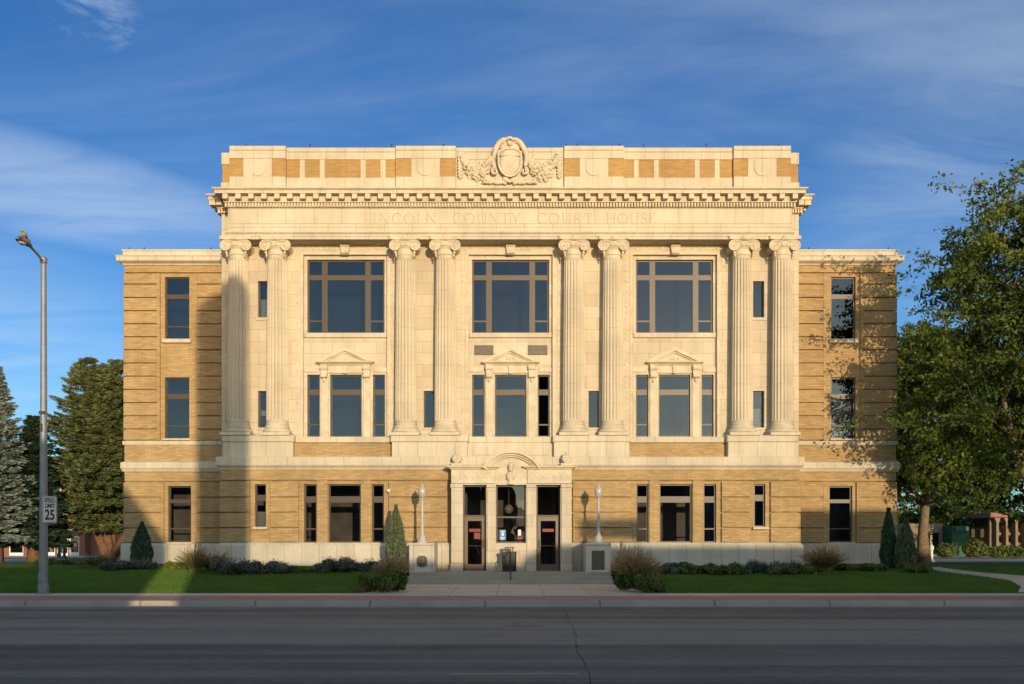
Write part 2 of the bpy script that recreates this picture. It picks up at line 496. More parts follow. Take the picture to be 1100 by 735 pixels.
        for i in range(len(xs) - 1):
            for j in range(len(zs) - 1):
                if not solid(i, j):
                    continue
                a, b, c, d = xs[i], xs[i + 1], zs[j], zs[j + 1]
                s.add([(a, y0, c), (b, y0, c), (b, y0, d), (a, y0, d)], [(0, 1, 2, 3)])
                s.add([(a, y1, c), (b, y1, c), (b, y1, d), (a, y1, d)], [(3, 2, 1, 0)])
                if not solid(i - 1, j):
                    s.add([(a, y0, c), (a, y1, c), (a, y1, d), (a, y0, d)], [(3, 2, 1, 0)])
                if not solid(i + 1, j):
                    s.add([(b, y0, c), (b, y1, c), (b, y1, d), (b, y0, d)], [(0, 1, 2, 3)])
                if not solid(i, j - 1):
                    s.add([(a, y0, c), (b, y0, c), (b, y1, c), (a, y1, c)], [(3, 2, 1, 0)])
                if not solid(i, j + 1):
                    s.add([(a, y0, d), (b, y0, d), (b, y1, d), (a, y1, d)], [(0, 1, 2, 3)])
        return s

    def mould(s, prof, x0, x1, yf, yb):
        """profile [(projection, z)] swept round left side, front and right side"""
        vs, fs = [], []
        for p, z in prof:
            vs += [(x0 - p, yb, z), (x0 - p, yf - p, z), (x1 + p, yf - p, z), (x1 + p, yb, z)]
        for i in range(len(prof) - 1):
            for k in range(3):
                fs.append((i * 4 + k, i * 4 + k + 1, i * 4 + 4 + k + 1, i * 4 + 4 + k))
        fs.append((3, 2, 1, 0))
        t = 4 * (len(prof) - 1)
        fs.append((t, t + 1, t + 2, t + 3))
        return s.add(vs, fs)

    def build(s, name, mat, parent=None, smooth=False, world=True):
        me = bpy.data.meshes.new(name)
        me.from_pydata([tuple(p) for p in s.v], [], s.f)
        me.materials.append(mat)
        if smooth:
            me.polygons.foreach_set('use_smooth', [True] * len(me.polygons))
        o = bpy.data.objects.new(name, me)
        col.objects.link(o)
        put(o, parent, world)
        return o


def top_of(o):
    p = Vector((0, 0, 0))
    while o is not None:
        p = p + o.location
        o = o.parent
    return p


def put(o, parent, world=True):
    if parent is None:
        return
    o.parent = parent
    if world:                       # mesh is in world coordinates: give it its place under its thing
        t = parent
        while t.parent:
            t = t.parent
        if parent is t:
            o.matrix_parent_inverse = Matrix.Translation(-t.location)


def tag(o, label=None, cat=None, group=None, kind=None):
    if label:
        o['label'] = label
    if cat:
        o['category'] = cat
    if group:
        o['group'] = group
    if kind:
        o['kind'] = kind
    return o


def empty(name, loc, label, cat, group=None, rz=0):
    o = bpy.data.objects.new(name, None)
    o.empty_display_size = 0.3
    col.objects.link(o)
    o.location = loc
    o.rotation_euler = (0, 0, rz)
    return tag(o, label, cat, group)


def copy_tree(o, parent=None):
    c = o.copy()
    col.objects.link(c)
    if parent:
        c.parent = parent
        c.matrix_parent_inverse = o.matrix_parent_inverse.copy()
    for ch in [q for q in list(bpy.data.objects) if q.parent is o]:
        copy_tree(ch, c)
    return c


def lawn_z(x, y):
    pts = [(-100, 0.14), (32.8, 0.2), (42.5, 0.88), (47, 0.88), (62, 0.58), (2000, 0.58)]
    for (a, za), (b, zb) in zip(pts, pts[1:]):
        if a <= y <= b:
            return za + (zb - za) * (y - a) / (b - a)
    return 0.58


def spot(px, py):
    """point of the sloping front lawn seen at a pixel of the photograph"""
    y = F * 3.949 / ((py - 582) + 76.5)
    return (px - 548) * y / F, y


def sheet(name, x0, x1, ys, zf, mat, nx=1, kind='structure', xf=None):
    mb = MB()
    xs = [x0 + (x1 - x0) * i / nx for i in range(nx + 1)]
    vs = [(x, y, zf(x, y)) for y in ys for x in xs]
    fs = []
    for j in range(len(ys) - 1):
        for i in range(nx):
            a = j * (nx + 1) + i
            fs.append((a, a + 1, a + nx + 2, a + nx + 1))
    mb.add(vs, fs)
    return tag(mb.build(name, mat), kind=kind)


# ------------------------------------------------------------------ the setting: ground, street, pavements
def gz(x, y):
    return -0.06 if y <= 42.55 else (lawn_z(x, y) - 0.09)


sheet('ground', -900, 900, [-600, 29.4, 42.5, 42.6, 47, 62, 300, 1500], gz, M['earth'])
sheet('road', -300, 300, [11.0, 20, 29.2], lambda x, y: 0.0, M['road'])
tag(MB().bbox(-300, 300, 29.2, 29.42, -0.1, 0.155, 0.02).build('kerb', M['kerb']), kind='structure')
sheet('gutter', -300, 300, [28.72, 29.2], lambda x, y: 0.004 + 0.0 * y, M['kerb'])
sheet('brick_paving_strip', -300, 300, [29.42, 31.45], lambda x, y: 0.155 + 0.01 * (y - 29.4), M['paver'])
sheet('pavement', -300, 300, [31.45, 32.8], lambda x, y: 0.176 + 0.012 * (y - 31.45), M['walk'])
sheet('lawn', -120, -4.95, [32.8, 36, 39, 42.5, 47, 62], lambda x, y: lawn_z(x, y), M['lawn'], 30)
# right lawn is cut by a path leading to the side street
sheet('lawn', 4.95, 120, [32.8, 36, 39, 42.5, 47, 62], lambda x, y: lawn_z(x, y), M['lawn'], 30)
sheet('lawn', -4.95, 4.95, [42.9, 47, 62], lambda x, y: lawn_z(x, y) - 0.004, M['lawn'], 4)
sheet('back_street', -300, 300, [62.0, 76], lambda x, y: 0.60, M['kerb'])
sheet('back_pavement', -300, 300, [76, 86], lambda x, y: 0.66, M['walk'])
sheet('entrance_path', -4.95, 4.95, [32.8, 38.75], lambda x, y: 0.193 + 0.005 * (y - 32.8), M['walk'])
# path on the right, curving back from the pavement
mb = MB()
cl_pts = [(18.0, 33.0), (18.6, 34.6), (18.9, 36.2), (18.3, 37.9), (17.4, 39.3), (17.0, 41.0), (17.6, 46), (18.0, 62)]
hw = [1.6, 1.3, 1.1, 0.9, 0.6, 0.5, 0.6, 0.6]
vs = []
for (x, y), h in zip(cl_pts, hw):
    vs += [(x - h, y - 0.2, lawn_z(x, y - 0.2) + 0.02), (x + h, y + 0.2, lawn_z(x, y + 0.2) + 0.02)]
mb.add(vs, [(2 * i, 2 * i + 1, 2 * i + 3, 2 * i + 2) for i in range(len(cl_pts) - 1)])
tag(mb.build('side_path', M['walk']), kind='structure')
# planting beds along the building
for x0, x1 in ((-17.6, -3.99), (3.99, 16.4)):
    mb = MB()
    n = 26
    vs, fs = [], []
    for i in range(n + 1):
        x = x0 + (x1 - x0) * i / n
        yf = 40.1 + 0.35 * math.sin(x * 1.1) + (1.0 if abs(x) > 12.4 else 0)
        for y in (yf, 42.0, 43.6):
            vs.append((x, y, lawn_z(x, y) + 0.025))
    for i in range(n):
        for k in range(2):
            a = i * 3 + k
            fs.append((a, a + 3, a + 4, a + 1))
    tag(mb.add(vs, fs).build('planting_bed', M['bedsoil']), kind='structure')
for sx in (-1, 1):
    mb = MB()
    rows = [(32.82, 4.75, 5.10), (34.0, 4.4, 5.1), (36.0, 4.15, 5.1), (38.7, 3.97, 5.1), (40.2, 3.97, 5.1), (41.9, 3.97, 5.1)]
    vs = []
    for y, a, b in rows:
        vs += [(sx * a, y, 0.20), (sx * (a + 0.35), y, lawn_z(0, y) * 0.9 + 0.03), (sx * b, y, lawn_z(0, y) + 0.03)]
    fs = []
    for i in range(len(rows) - 1):
        for k in range(2):
            q = i * 3 + k
            fs.append((q, q + 1, q + 4, q + 3) if sx > 0 else (q, q + 3, q + 4, q + 1))
    mb.add(vs, fs)
    tag(mb.build('planting_bed', M['bedsoil']), kind='structure')
# road details
def crack(a, b, n, w0, seed):
    rs = random.Random(seed)
    vs, off = [], 0.0
    d = Vector((b[0] - a[0], b[1] - a[1], 0)).normalized()
    nr = Vector((-d.y, d.x, 0))
    for i in range(n + 1):
        off = off * 0.8 + rs.uniform(-0.035, 0.035)
        p = Vector((a[0] + (b[0] - a[0]) * i / n, a[1] + (b[1] - a[1]) * i / n, 0.004)) + nr * off
        w = w0 * rs.uniform(0.3, 1.0)
        vs += [p - nr * w, p + nr * w]
    tag(MB().add(vs, [(2 * i, 2 * i + 1, 2 * i + 3, 2 * i + 2) for i in range(n)]).build('tar_crack', M['tar']), kind='structure')
crack((1.50, 28.6), (1.40, 23.0), 14, 0.006, 1)
crack((1.40, 23.0), (1.06, 13.0), 26, 0.006, 2)
crack((-4.6, 19.2), (-4.1, 20.4), 8, 0.010, 3)
crack((7.5, 21.6), (7.6, 13.2), 22, 0.005, 4)
crack((-11.0, 15.8), (-4.0, 15.6), 22, 0.005, 5)
tag(MB().add([(-0.78, 14.14, 0.005), (1.0, 14.14, 0.005), (1.0, 14.22, 0.005), (-0.78, 14.22, 0.005)], [(0, 1, 2, 3)]).build('road_marking', M['paint']), kind='structure')
def blot(name, cx, cy, rx, ry, mat):
    vs = [(cx + rx * math.cos(a) * (1 + 0.25 * math.sin(3 * a + cx)), cy + ry * math.sin(a), 0.0045) for a in [2 * math.pi * k / 18 for k in range(18)]]
    tag(MB().add(vs, [tuple(range(18))]).build(name, mat), kind='structure')
blot('road_patch', 0.3, 22.3, 0.42, 0.16, M['ochre'])
blot('road_patch', -0.87, 18.2, 0.14, 0.12, M['ochre'])
# opposite pavement, where the photographer stands
tag(MB().bbox(-300, 300, -30, 11.0, -0.1, 0.15, 0.02).build('near_pavement', M['kerb']), kind='structure')

# ------------------------------------------------------------------ the courthouse
CH = empty('courthouse', (0, 42, 0.6), 'cream stone and tan brick county courthouse with eight fluted Ionic columns', 'courthouse')
G, YC, YW, YB, YN, YE = 42.0, 42.45, 42.80, 42.92, 43.80, 41.40


def ux(off, Y):
    return off * Y / F


def uz(py, Y):
    return EYE + (582 - py) * Y / F


GB = 0.55            # foot of the walls, a little under the soil
HB = 12.15           # half width of the pavilion body
HL = 11.96           # half width of the ground floor front
HE = 11.66           # half width of the projecting entablature
HW = 16.62           # half width over the wings
BACK = 63.0


def window(x0, x1, z0, z1, y, vbars=(), hbars=(), side_h=(), fw=0.07, blind=None, sill=None, vw=0.24, lo=None):
    """brown metal frame (the window) > pane, blind, sill.  vbars: mullion centres, hbars: (z, height), side_h: bars in the outer lights"""
    fr = MB()
    d0, d1 = y, y + 0.09
    fr.box(x0, x0 + fw, d0, d1, z0, z1).box(x1 - fw, x1, d0, d1, z0, z1)
    fr.box(x0 + fw, x1 - fw, d0 + 0.003, d1, z1 - fw, z1).box(x0 + fw, x1 - fw, d0 + 0.003, d1, z0, z0 + fw)
    for c in vbars:
        fr.box(c - vw / 2, c + vw / 2, d0 + 0.006, d1 - 0.004, z0 + fw, z1 - fw)
    for z, h in hbars:
        fr.box(x0 + fw, x1 - fw, d0 + 0.012, d1 - 0.008, z - h / 2, z + h / 2)
    for a, b, z, h in side_h:
        fr.box(a, b, d0 + 0.02, d1 - 0.008, z - h / 2, z + h / 2)
    w = fr.build('window', M['bronze'], CH)
    pm_ = MB().box(x0 + fw * 0.5, x1 - fw * 0.5, y + 0.045, y + 0.055, z0 + fw * 0.5, z1 - fw * 0.5)
    ta, tb_ = random.uniform(-1, 1) * 0.0018 * (z1 - z0), random.uniform(-1, 1) * 0.0015 * (x1 - x0)
    pm_.v = [(a, b + ta * (1 if c > (z0 + z1) / 2 else -1) + tb_ * (1 if a > (x0 + x1) / 2 else -1), c) for a, b, c in pm_.v]
    pm_.build('pane', M['glass'], w)
    if blind:
        b0, b1 = blind
        zz0, zz1 = z0 + (z1 - z0) * b0, z0 + (z1 - z0) * b1
        bl = MB()
        k = max(3, int((zz1 - zz0) / 0.06))
        for i in range(k):
            za = zz0 + (zz1 - zz0) * i / k
            zb = zz0 + (zz1 - zz0) * (i + 0.86) / k
            bl.add([(x0 + 0.04, y + 0.17, za), (x1 - 0.04, y + 0.17, za), (x1 - 0.04, y + 0.19, zb), (x0 + 0.04, y + 0.19, zb)], [(0, 1, 2, 3)])
        bl.build('blind', M['blind'], w)
    if sill:
        MB().bbox(x0 - sill[0], x1 + sill[0], y - sill[1], y + 0.02, z0 - sill[2], z0 - 0.002, 0.015).build('sill', M['trim'], w)
    return w


# --- wing walls -------------------------------------------------------
wing_windows = []
for sx in (-1, 1):
    xi, xo = 12.15, HW
    s = F / YN
    zt = uz(285, YN)
    a0, a1 = 345.5 / s, 372.0 / s        # window jambs (distance from the axis)
    g0, g1 = 343.6 / s, 368.4 / s
    bay0, bay1 = 339.5 / s, 376.5 / s    # recessed centre strip
    wins = [(a0, a1, uz(364, YN), uz(297, YN)), (a0, a1, uz(471, YN), uz(405, YN)), (g0, g1, uz(582.5, YN), uz(522, YN))]
    holes = [tuple(sorted((sx * w[0], sx * w[1]))) + (w[2], w[3]) for w in wins]
    base = MB()
    X = sorted((sx * xi, sx * xo))
    base.wall(X[0], X[1], GB, zt, YN + 0.11, YN + 0.42, holes)
    # side and rear walls
    base.box(sx * xo, sx * (xo - 0.4), YN + 0.43, BACK, GB, zt)
    # raised rusticated courses on both sides of the recessed strip, gaps are the joints
    joints_up = [uz(p, YN) for p in (293, 305.3, 319.7, 334, 348, 362, 376, 390.2, 404.4, 418.6, 432.8, 447, 461.2, 473.2)]
    joints_lo = [uz(p, YN) for p in (517.5, 534.5, 551, 567.5, 583.5)]
    for js, b0, b1 in ((joints_up, bay0, bay1), (joints_lo, g0 - 0.16, g1 + 0.16)):
        for za, zb in zip(js, js[1:]):
            for p, q in ((xi + 0.002, b0 - 0.12), (b1 + 0.12, xo - 0.0)):
                base.bbox(sx * p, sx * q, YN, YN + 0.12, zb + 0.024, za - 0.024, 0.015)
                if q == xo:      # the course returns round the corner
                    base.bbox(sx * (xo - 0.05), sx * (xo + 0.055), YN + 0.002, BACK, zb + 0.024, za - 0.024, 0.015)
        # smooth jamb strips next to the window strip
        base.box(sx * (b0 - 0.118), sx * b0, YN + 0.006, YN + 0.12, js[-1], js[0] - 0.02)
        base.box(sx * b1, sx * (b1 + 0.118), YN + 0.006, YN + 0.12, js[-1], js[0] - 0.02)
    base.box(sx * (xi + 0.002), sx * (xo), YN + 0.003, YN + 0.12, uz(292.6, YN), zt - 0.002)
    base.box(sx * (xi + 0.002), sx * (xo), YN + 0.003, YN + 0.12, uz(495.5, YN), uz(478, YN))
    base.box(sx * (xi + 0.002), sx * (xo), YN + 0.003, YN + 0.12, uz(517, YN), uz(506, YN))
    base.build('brick_wing_wall', M['brick'], CH)
    for i, w in enumerate(wins):
        p, q = sorted((sx * w[0], sx * w[1]))
        H = w[3] - w[2]
        hb = [(w[3] - H * 0.305, 0.22 if i else 0.20), (w[2] + H * 0.21, 0.055)] if i != 2 else [(w[3] - H * 0.27, 0.16), (w[2] + H * 0.24, 0.06)]
        bl = None
        if sx > 0 and i == 1:
            bl = (0.0, 0.64)
        if sx < 0 and i == 0:
            bl = None
        window(p, q, w[2], w[3], YN + 0.24, (), hb, (), 0.06, bl, (0.10, 0.28, 0.17) if i < 1 else ((0.06, 0.27, 0.08)))
    # stone courses of the wing
    t = MB()
    xa, xb = (X[0], X[1])
    def wm(prof, name, mat):
        mbw = MB()
        if sx < 0:
            mbw.mould(prof, -xo, -xi - 0.005, YN, BACK)
        else:
            mbw.mould(prof, xi + 0.005, xo, YN, BACK)
        return mbw.build(name, mat, CH)
    zz = lambda p: uz(p, YN)
    wm([(0.0, zz(478.2)), (0.05, zz(478)), (0.07, zz(475.5)), (0.07, zz(474.2)), (0.0, zz(473.6))], 'sill_course', M['trim'])
    wm([(0.0, zz(507)), (0.06, zz(506.8)), (0.10, zz(504.5)), (0.13, zz(503.5)), (0.13, zz(497)), (0.0, zz(495.6))], 'belt_course', M['trim'])
    wm([(0.12, GB), (0.12, zz(585.5)), (0.06, zz(584.2)), (0.0, zz(583.6))], 'plinth', M['plinth'])
    wm([(0.0, zz(285.6)), (0.05, zz(285.2)), (0.08, zz(283.8)), (0.22, zz(282.2)), (0.26, zz(281.5)), (0.26, zz(277.8)), (0.30, zz(276)), (0.05, zz(274.8)), (0.05, zz(270.4)), (0.09, zz(270)), (0.09, zz(268.6)), (-0.3, zz(268.4))], 'wing_cornice', M['trim'])
MB().box(-HW + 0.3, HW - 0.3, YN + 0.35, BACK - 0.3, uz(271, YN) - 0.25, uz(271, YN) - 0.2).box(-HW + 0.05, HW - 0.05, BACK - 0.4, BACK, GB, uz(285, YN)).build('rear_wall', M['brick'], CH)

# --- pavilion ground floor -------------------------------------------
s = F / G
z_pl, z_bt, z_belt = uz(583, G), uz(503, G), uz(491, G)
def gh(o0, o1, p0, p1):
    return (o0 / s, o1 / s, uz(p1, G), uz(p0, G))
ground_wins = []
for sg in (-1, 1):
    for o0, o1, p0, p1, kind in ((263, 275, 520, 566, 's'), (208.5, 222, 520, 583, 'n'), (161.0, 195.8, 520, 583, 'w'), (136, 149, 520, 583, 'n')):
        a, b = sorted((sg * o0, sg * o1))
        ground_wins.append((a / s, b / s, uz(p1, G), uz(p0, G), kind, sg))
holes = [w[:4] for w in ground_wins] + [(-64 / s, 64 / s, GB, uz(508, G))]
wl = MB().wall(-HL, HL, GB, z_bt, G + 0.13, G + 0.42, holes)
wl.box(-HL, -HL + 0.35, G + 0.43, YN + 0.5, GB, z_bt).box(HL - 0.35, HL, G + 0.43, YN + 0.5, GB, z_bt)
jl = [uz(p, G) for p in (516.6, 534.4, 550.7, 567.2, 583)]
for za, zb in zip(jl, jl[1:]):
    for o0, o1 in ((67.5, 130.5), (227.5, 258), (280, HL * s)):
        for sg in (-1, 1):
            wl.bbox(sg * o0 / s, sg * o1 / s, G, G + 0.14, zb + 0.026, za - 0.026, 0.015)
            if o1 > 300:
                wl.bbox(sg * (HL - 0.05), sg * (HL + 0.05), G + 0.002, YN, zb + 0.026, za - 0.026, 0.015)
wl.box(-HL, HL, G + 0.003, G + 0.14, jl[0] + 0.034, z_bt - 0.002)
for sg in (-1, 1):          # plain brick piers between the three lights
    for o0, o1 in ((149.8, 160.2), (196.6, 207.7)):
        wl.box(sg * o0 / s, sg * o1 / s, G + 0.056, G + 0.14, jl[-1], jl[0] + 0.03)
wl.build('brick_ground_floor', M['brick'], CH)
for x0, x1, z0, z1, kind, sg in ground_wins:
    H = z1 - z0
    hb = [(z1 - H * 0.26, 0.26)] if kind != 's' else [(z1 - H * 0.32, 0.26)]
    if kind == 'n':
        hb.append((z0 + H * 0.235, 0.06))
    bl = (0.0, 0.36) if (kind == 's' and sg < 0) else None
    window(x0, x1, z0, z1, G + 0.26, (), hb, (), 0.055, bl, (0.08, 0.31, 0.11))
MB().mould([(0.14, GB), (0.14, z_pl - 0.14), (0.08, z_pl - 0.06), (0.02, z_pl), (0.0, z_pl)], -HL, -65.5 / s, G, YN).build('plinth', M['plinth'], CH)
MB().mould([(0.14, GB), (0.14, z_pl - 0.14), (0.08, z_pl - 0.06), (0.02, z_pl), (0.0, z_pl)], 65.5 / s, HL, G, YN).build('plinth', M['plinth'], CH)
MB().mould([(0.0, z_bt - 0.07), (0.04, z_bt - 0.06), (0.06, z_bt), (0.12, z_bt + 0.06), (0.16, z_bt + 0.09), (0.16, z_belt - 0.04), (0.13, z_belt), (-0.3, z_belt)], -HL, HL, G, YN).build('belt_course', M['trim'], CH)

# --- pedestal zone ------------------------------------------------------
z_ped, z_col = uz(475, G), uz(468, G)
ped_ranges = ((-308, -233), (-127, -46), (47, 128), (234, 308))
for o0, o1 in ped_ranges:
    pd = MB()
    pd.bbox(o0 / s, o1 / s, G - 0.05, YW + 0.02, z_belt + 0.002, z_ped, 0.012)
    pd.bbox(o0 / s - 0.05, o1 / s + 0.05, G - 0.10, YW + 0.02, z_ped + 0.002, z_col, 0.03)
    pd.build('column_pedestal', M['trim'], CH)
for o0, o1 in ((-233, -127), (128, 234)):
    MB().box(o0 / s + 0.004, o1 / s - 0.004, G + 0.32, G + 0.6, z_belt + 0.002, z_ped).build('brick_panel', M['brick'], CH)
MB().box(-46 / s + 0.004, 47 / s - 0.004, G + 0.25, G + 0.6, z_belt + 0.002, z_ped).box(-40 / s, 41 / s, G + 0.2, G + 0.26, z_belt + 0.1, z_ped - 0.1).build('stone_panel', M['trim'], CH)
for o0, o1 in ((-233, -127), (-46, 47), (128, 234)):
    MB().bbox(o0 / s + 0.055, o1 / s - 0.055, G + 0.22, YB + 0.3, z_ped + 0.002, z_col - 0.02, 0.02).build('sill_course', M['trim'], CH)

# --- upper wall behind the columns -------------------------------------
sw = F / YW
z_arch = uz(257, G)
BAYS = (-177, 0.5, 177)
bw = 45 / sw
bz0, bz1 = z_col - 0.02, uz(274, YW)
holes = [(c / sw - bw, c / sw + bw, bz0, bz1) for c in BAYS]
small = [(-271, -260, 302, 341), (-271, -260, 420, 459.5), (-93, -81.5, 420, 459.5), (84, 95.5, 420, 459.5), (261, 273, 302, 341), (261, 273, 420, 459.5)]
sm_rects = [(a / sw, b / sw, uz(d, YW), uz(c, YW)) for a, b, c, d in small]
up = MB().wall(-HB, HB, z_belt - 0.3, z_arch + 0.5, YW, YW + 0.4, holes + sm_rects)
up.box(-HB, -HB + 0.35, YW + 0.41, BACK, GB, z_arch + 0.5).box(HB - 0.35, HB, YW + 0.41, BACK, GB, z_arch + 0.5)
up.build('stone_wall', M['ashlar'], CH)
for i, (x0, x1, z0, z1) in enumerate(sm_rects):
    window(x0, x1, z0, z1, YW + 0.2, (), (), (), 0.045, (0.0, 0.55) if i in (0, 5) else ((0.35, 0.5) if i == 1 else None), (0.10, 0.24, 0.14) if z0 > 9 else (0.05, 0.24, 0.1))

sb = F / YB
for c in BAYS:
    X0 = c / sw
    k = 1 / sb
    W_up = (X0 - 41.5 * k, X0 + 41.5 * k, uz(358, YB), uz(279, YB))
    W_lo = (X0 - 17 * k, X0 + 17 * k, uz(469.3, YB), uz(402.5, YB))
    W_l = (X0 - 41.5 * k, X0 - 28 * k, uz(469.3, YB), uz(402.5, YB))
    W_r = (X0 + 29 * k, X0 + 42 * k, uz(469.3, YB), uz(402.5, YB))
    MB().wall(X0 - bw, X0 + bw, bz0, bz1, YB, YB + 0.3, [W_up, W_lo, W_l, W_r]).build('bay_wall', M['ashlar'], CH)
    H = W_up[3] - W_up[2]
    z_tr = uz(297.5, YB)
    m1, m2 = X0 - 23.3 * k, X0 + 23.3 * k
    window(*W_up, YB + 0.14, (m1, m2), [(z_tr, 0.22)],
           ((W_up[0] + 0.07, m1 - 0.12, uz(344.5, YB), 0.07), (m2 + 0.12, W_up[1] - 0.07, uz(344.5, YB), 0.07)), 0.07, None, (0.10, 0.24, 0.2), 0.24)
    for wi in (W_l, W_lo, W_r):
        hb = [(uz(421, YB), 0.24)]
        if wi is not W_lo:
            hb.append((uz(456, YB), 0.06))
        window(*wi, YB + 0.14, (), hb, (), 0.055, None, None)
    if c == 177:
        pass
    # raised moulding round the bay
    fm = MB()
    for q, dd, pr in ((0.03, 0.10, 0.035), (0.0, 0.03, 0.06)):
        xa, xb = X0 - bw - q - dd, X0 + bw + q + dd
        fm.box(xa, xa + dd, YW - pr, YW + 0.01, bz0 + 0.04, bz1 + q + dd)
        fm.box(xb - dd, xb, YW - pr, YW + 0.01, bz0 + 0.04, bz1 + q + dd)
        fm.box(xa + dd, xb - dd, YW - pr + 0.002, YW + 0.01, bz1 + q, bz1 + q + dd)
    # string above the small side lights, carved vertical beads
    for sgn in (-1, 1):
        fm.bbox(X0 + sgn * 30 * k, X0 + sgn * (bw - 0.003), YB - 0.05, YB + 0.01, uz(400, YB), uz(395.5, YB), 0.012)
        fm.bbox(X0 + sgn * 18.8 * k, X0 + sgn * 26.6 * k, YB - 0.06, YB + 0.01, bz0 + 0.05, uz(404, YB), 0.012)
    fm.build('bay_moulding', M['carved'], CH)
    # carved rosette ornament round the bay
    om = MB()
    zz0, zz1 = z_col + 0.6, bz1 + 0.25
    n = 34
    for i in range(n):
        z = zz0 + (zz1 - zz0) * i / (n - 1)
        for sgn in (-1, 1):
            om.ball((X0 + sgn * (bw + 0.26), YW, z), (0.07, 0.022, 0.08), 6, 4)
    for i in range(15):
        x = X0 - bw - 0.1 + (2 * bw + 0.2) * i / 14
        if abs(x - X0) > 0.32:
            om.ball((x, YW, bz1 + 0.27), (0.08, 0.022, 0.07), 6, 4)
    om.box(X0 - bw - 0.28, X0 - bw - 0.24, YW - 0.008, YW + 0.01, zz0 - 0.05, bz1 + 0.29).box(X0 + bw + 0.24, X0 + bw + 0.28, YW - 0.008, YW + 0.01, zz0 - 0.05, bz1 + 0.29)
    om.box(X0 - bw - 0.239, X0 + bw + 0.239, YW - 0.008, YW + 0.01, bz1 + 0.25, bz1 + 0.29)
    om.build('carved_ornament', M['carved'], CH)
    # scrolled keystone over the bay
    ks = MB()
    zk0, zk1 = uz(274.5, YW), uz(260.5, YW)
    hh = zk1 - zk0
    ks.prism([(X0 - 0.15, zk0), (X0 + 0.15, zk0), (X0 + 0.21, zk1 - 0.1), (X0 - 0.21, zk1 - 0.1)], YW - 0.16, YW + 0.02)
    ks.box(X0 - 0.25, X0 + 0.25, YW - 0.22, YW + 0.02, zk1 - 0.098, zk1)
    ks.lathe([(0.085, -0.17), (0.085, 0.17)], (X0, YW - 0.16, zk0 + 0.10), 12, 'x')
    ks.lathe([(0.06, -0.2), (0.06, 0.2)], (X0, YW - 0.17, zk1 - 0.16), 12, 'x')
    ks.build('keystone', M['carved'], CH)
    # pediment on consoles
    zb_, za_ = uz(390.5, YB), uz(374, YB)
    pw = 30.5 * k
    pm = MB()
    pm.box(X0 - 22 * k, X0 + 22 * k, YB - 0.08, YB + 0.01, uz(401, YB), zb_ - 0.002)
    pm.mould([(0.0, zb_ - 0.09), (0.04, zb_ - 0.04), (0.14, zb_), (0.16, zb_ + 0.05), (0.0, zb_ + 0.055)], X0 - pw + 0.14, X0 + pw - 0.14, YB - 0.14, YB)
    zl = zb_ + 0.058
    pm.prism([(X0 - pw + 0.2, zl), (X0 + pw - 0.2, zl), (X0, za_ - 0.16)], YB - 0.1, YB + 0.01)
    for sgn in (-1, 1):
        a = (X0 + sgn * (pw + 0.02), zl)
        poly = [(X0 + sgn * (pw + 0.02), zl), (X0 + sgn * (pw - 0.28), zl), (X0, za_ - 0.16), (X0, za_)]
        if sgn > 0:
            poly = poly[::-1]
        pm.prism(poly if sgn < 0 else poly, YB - 0.26 - 0.002 * sgn, YB + 0.01)
        poly2 = [(X0 + sgn * (pw - 0.27), zl + 0.003), (X0 + sgn * (pw - 0.42), zl + 0.003), (X0, za_ - 0.235), (X0, za_ - 0.163)]
        pm.prism(poly2[::-1] if sgn > 0 else poly2, YB - 0.17 - 0.002 * sgn, YB + 0.01)
    for dxo, r in ((0, 0.09), (-0.14, 0.055), (0.14, 0.055)):
        pm.ball((X0 + dxo, YB - 0.1, zl + 0.13), (r, 0.04, r), 8, 6)
    pedo = pm.build('pediment', M['carved'], CH)
    for sgn in (-1, 1):
        cm = MB()
        xc = X0 + sgn * 22.8 * k
        cm.prism([(xc - 0.13, uz(406, YB)), (xc + 0.13, uz(406, YB)), (xc + 0.15, zb_ - 0.1), (xc - 0.15, zb_ - 0.1)], YB - 0.2, YB + 0.01)
        cm.lathe([(0.08, -0.13), (0.08, 0.13)], (xc, YB - 0.16, uz(404.5, YB)), 12, 'x')
        cm.lathe([(0.10, -0.155), (0.10, 0.155)], (xc, YB - 0.18, zb_ - 0.22), 12, 'x')
        cm.ball((xc, YB - 0.1, uz(408.5, YB)), (0.06, 0.05, 0.11), 8, 6)
        cm.build('console', M['carved'], pedo)
    ksm = MB().prism([(X0 - 0.07, uz(401.8, YB)), (X0 + 0.07, uz(401.8, YB)), (X0 + 0.11, zb_ - 0.1), (X0 - 0.11, zb_ - 0.1)], YB - 0.15, YB - 0.07)
    ksm.build('small_keystone', M['carved'], pedo)
for o0, o1 in ((-39, -18.5), (18.5, 39.5)):
    pl = MB()
    a, b, z0, z1 = (o0 + 0.5) / sb, (o1 + 0.5) / sb, uz(381.5, YB), uz(371, YB)
    pl.bbox(a, b, YB - 0.03, YB + 0.01, z0, z1, 0.01)
    for i in range(6):
        z = z0 + (z1 - z0) * (i + 0.6) / 6.6
        pl.box(a + 0.04, b - 0.04, YB - 0.038, YB - 0.029, z - 0.012, z + 0.012)
    pl.build('bronze_grille', M['plaque'], CH)

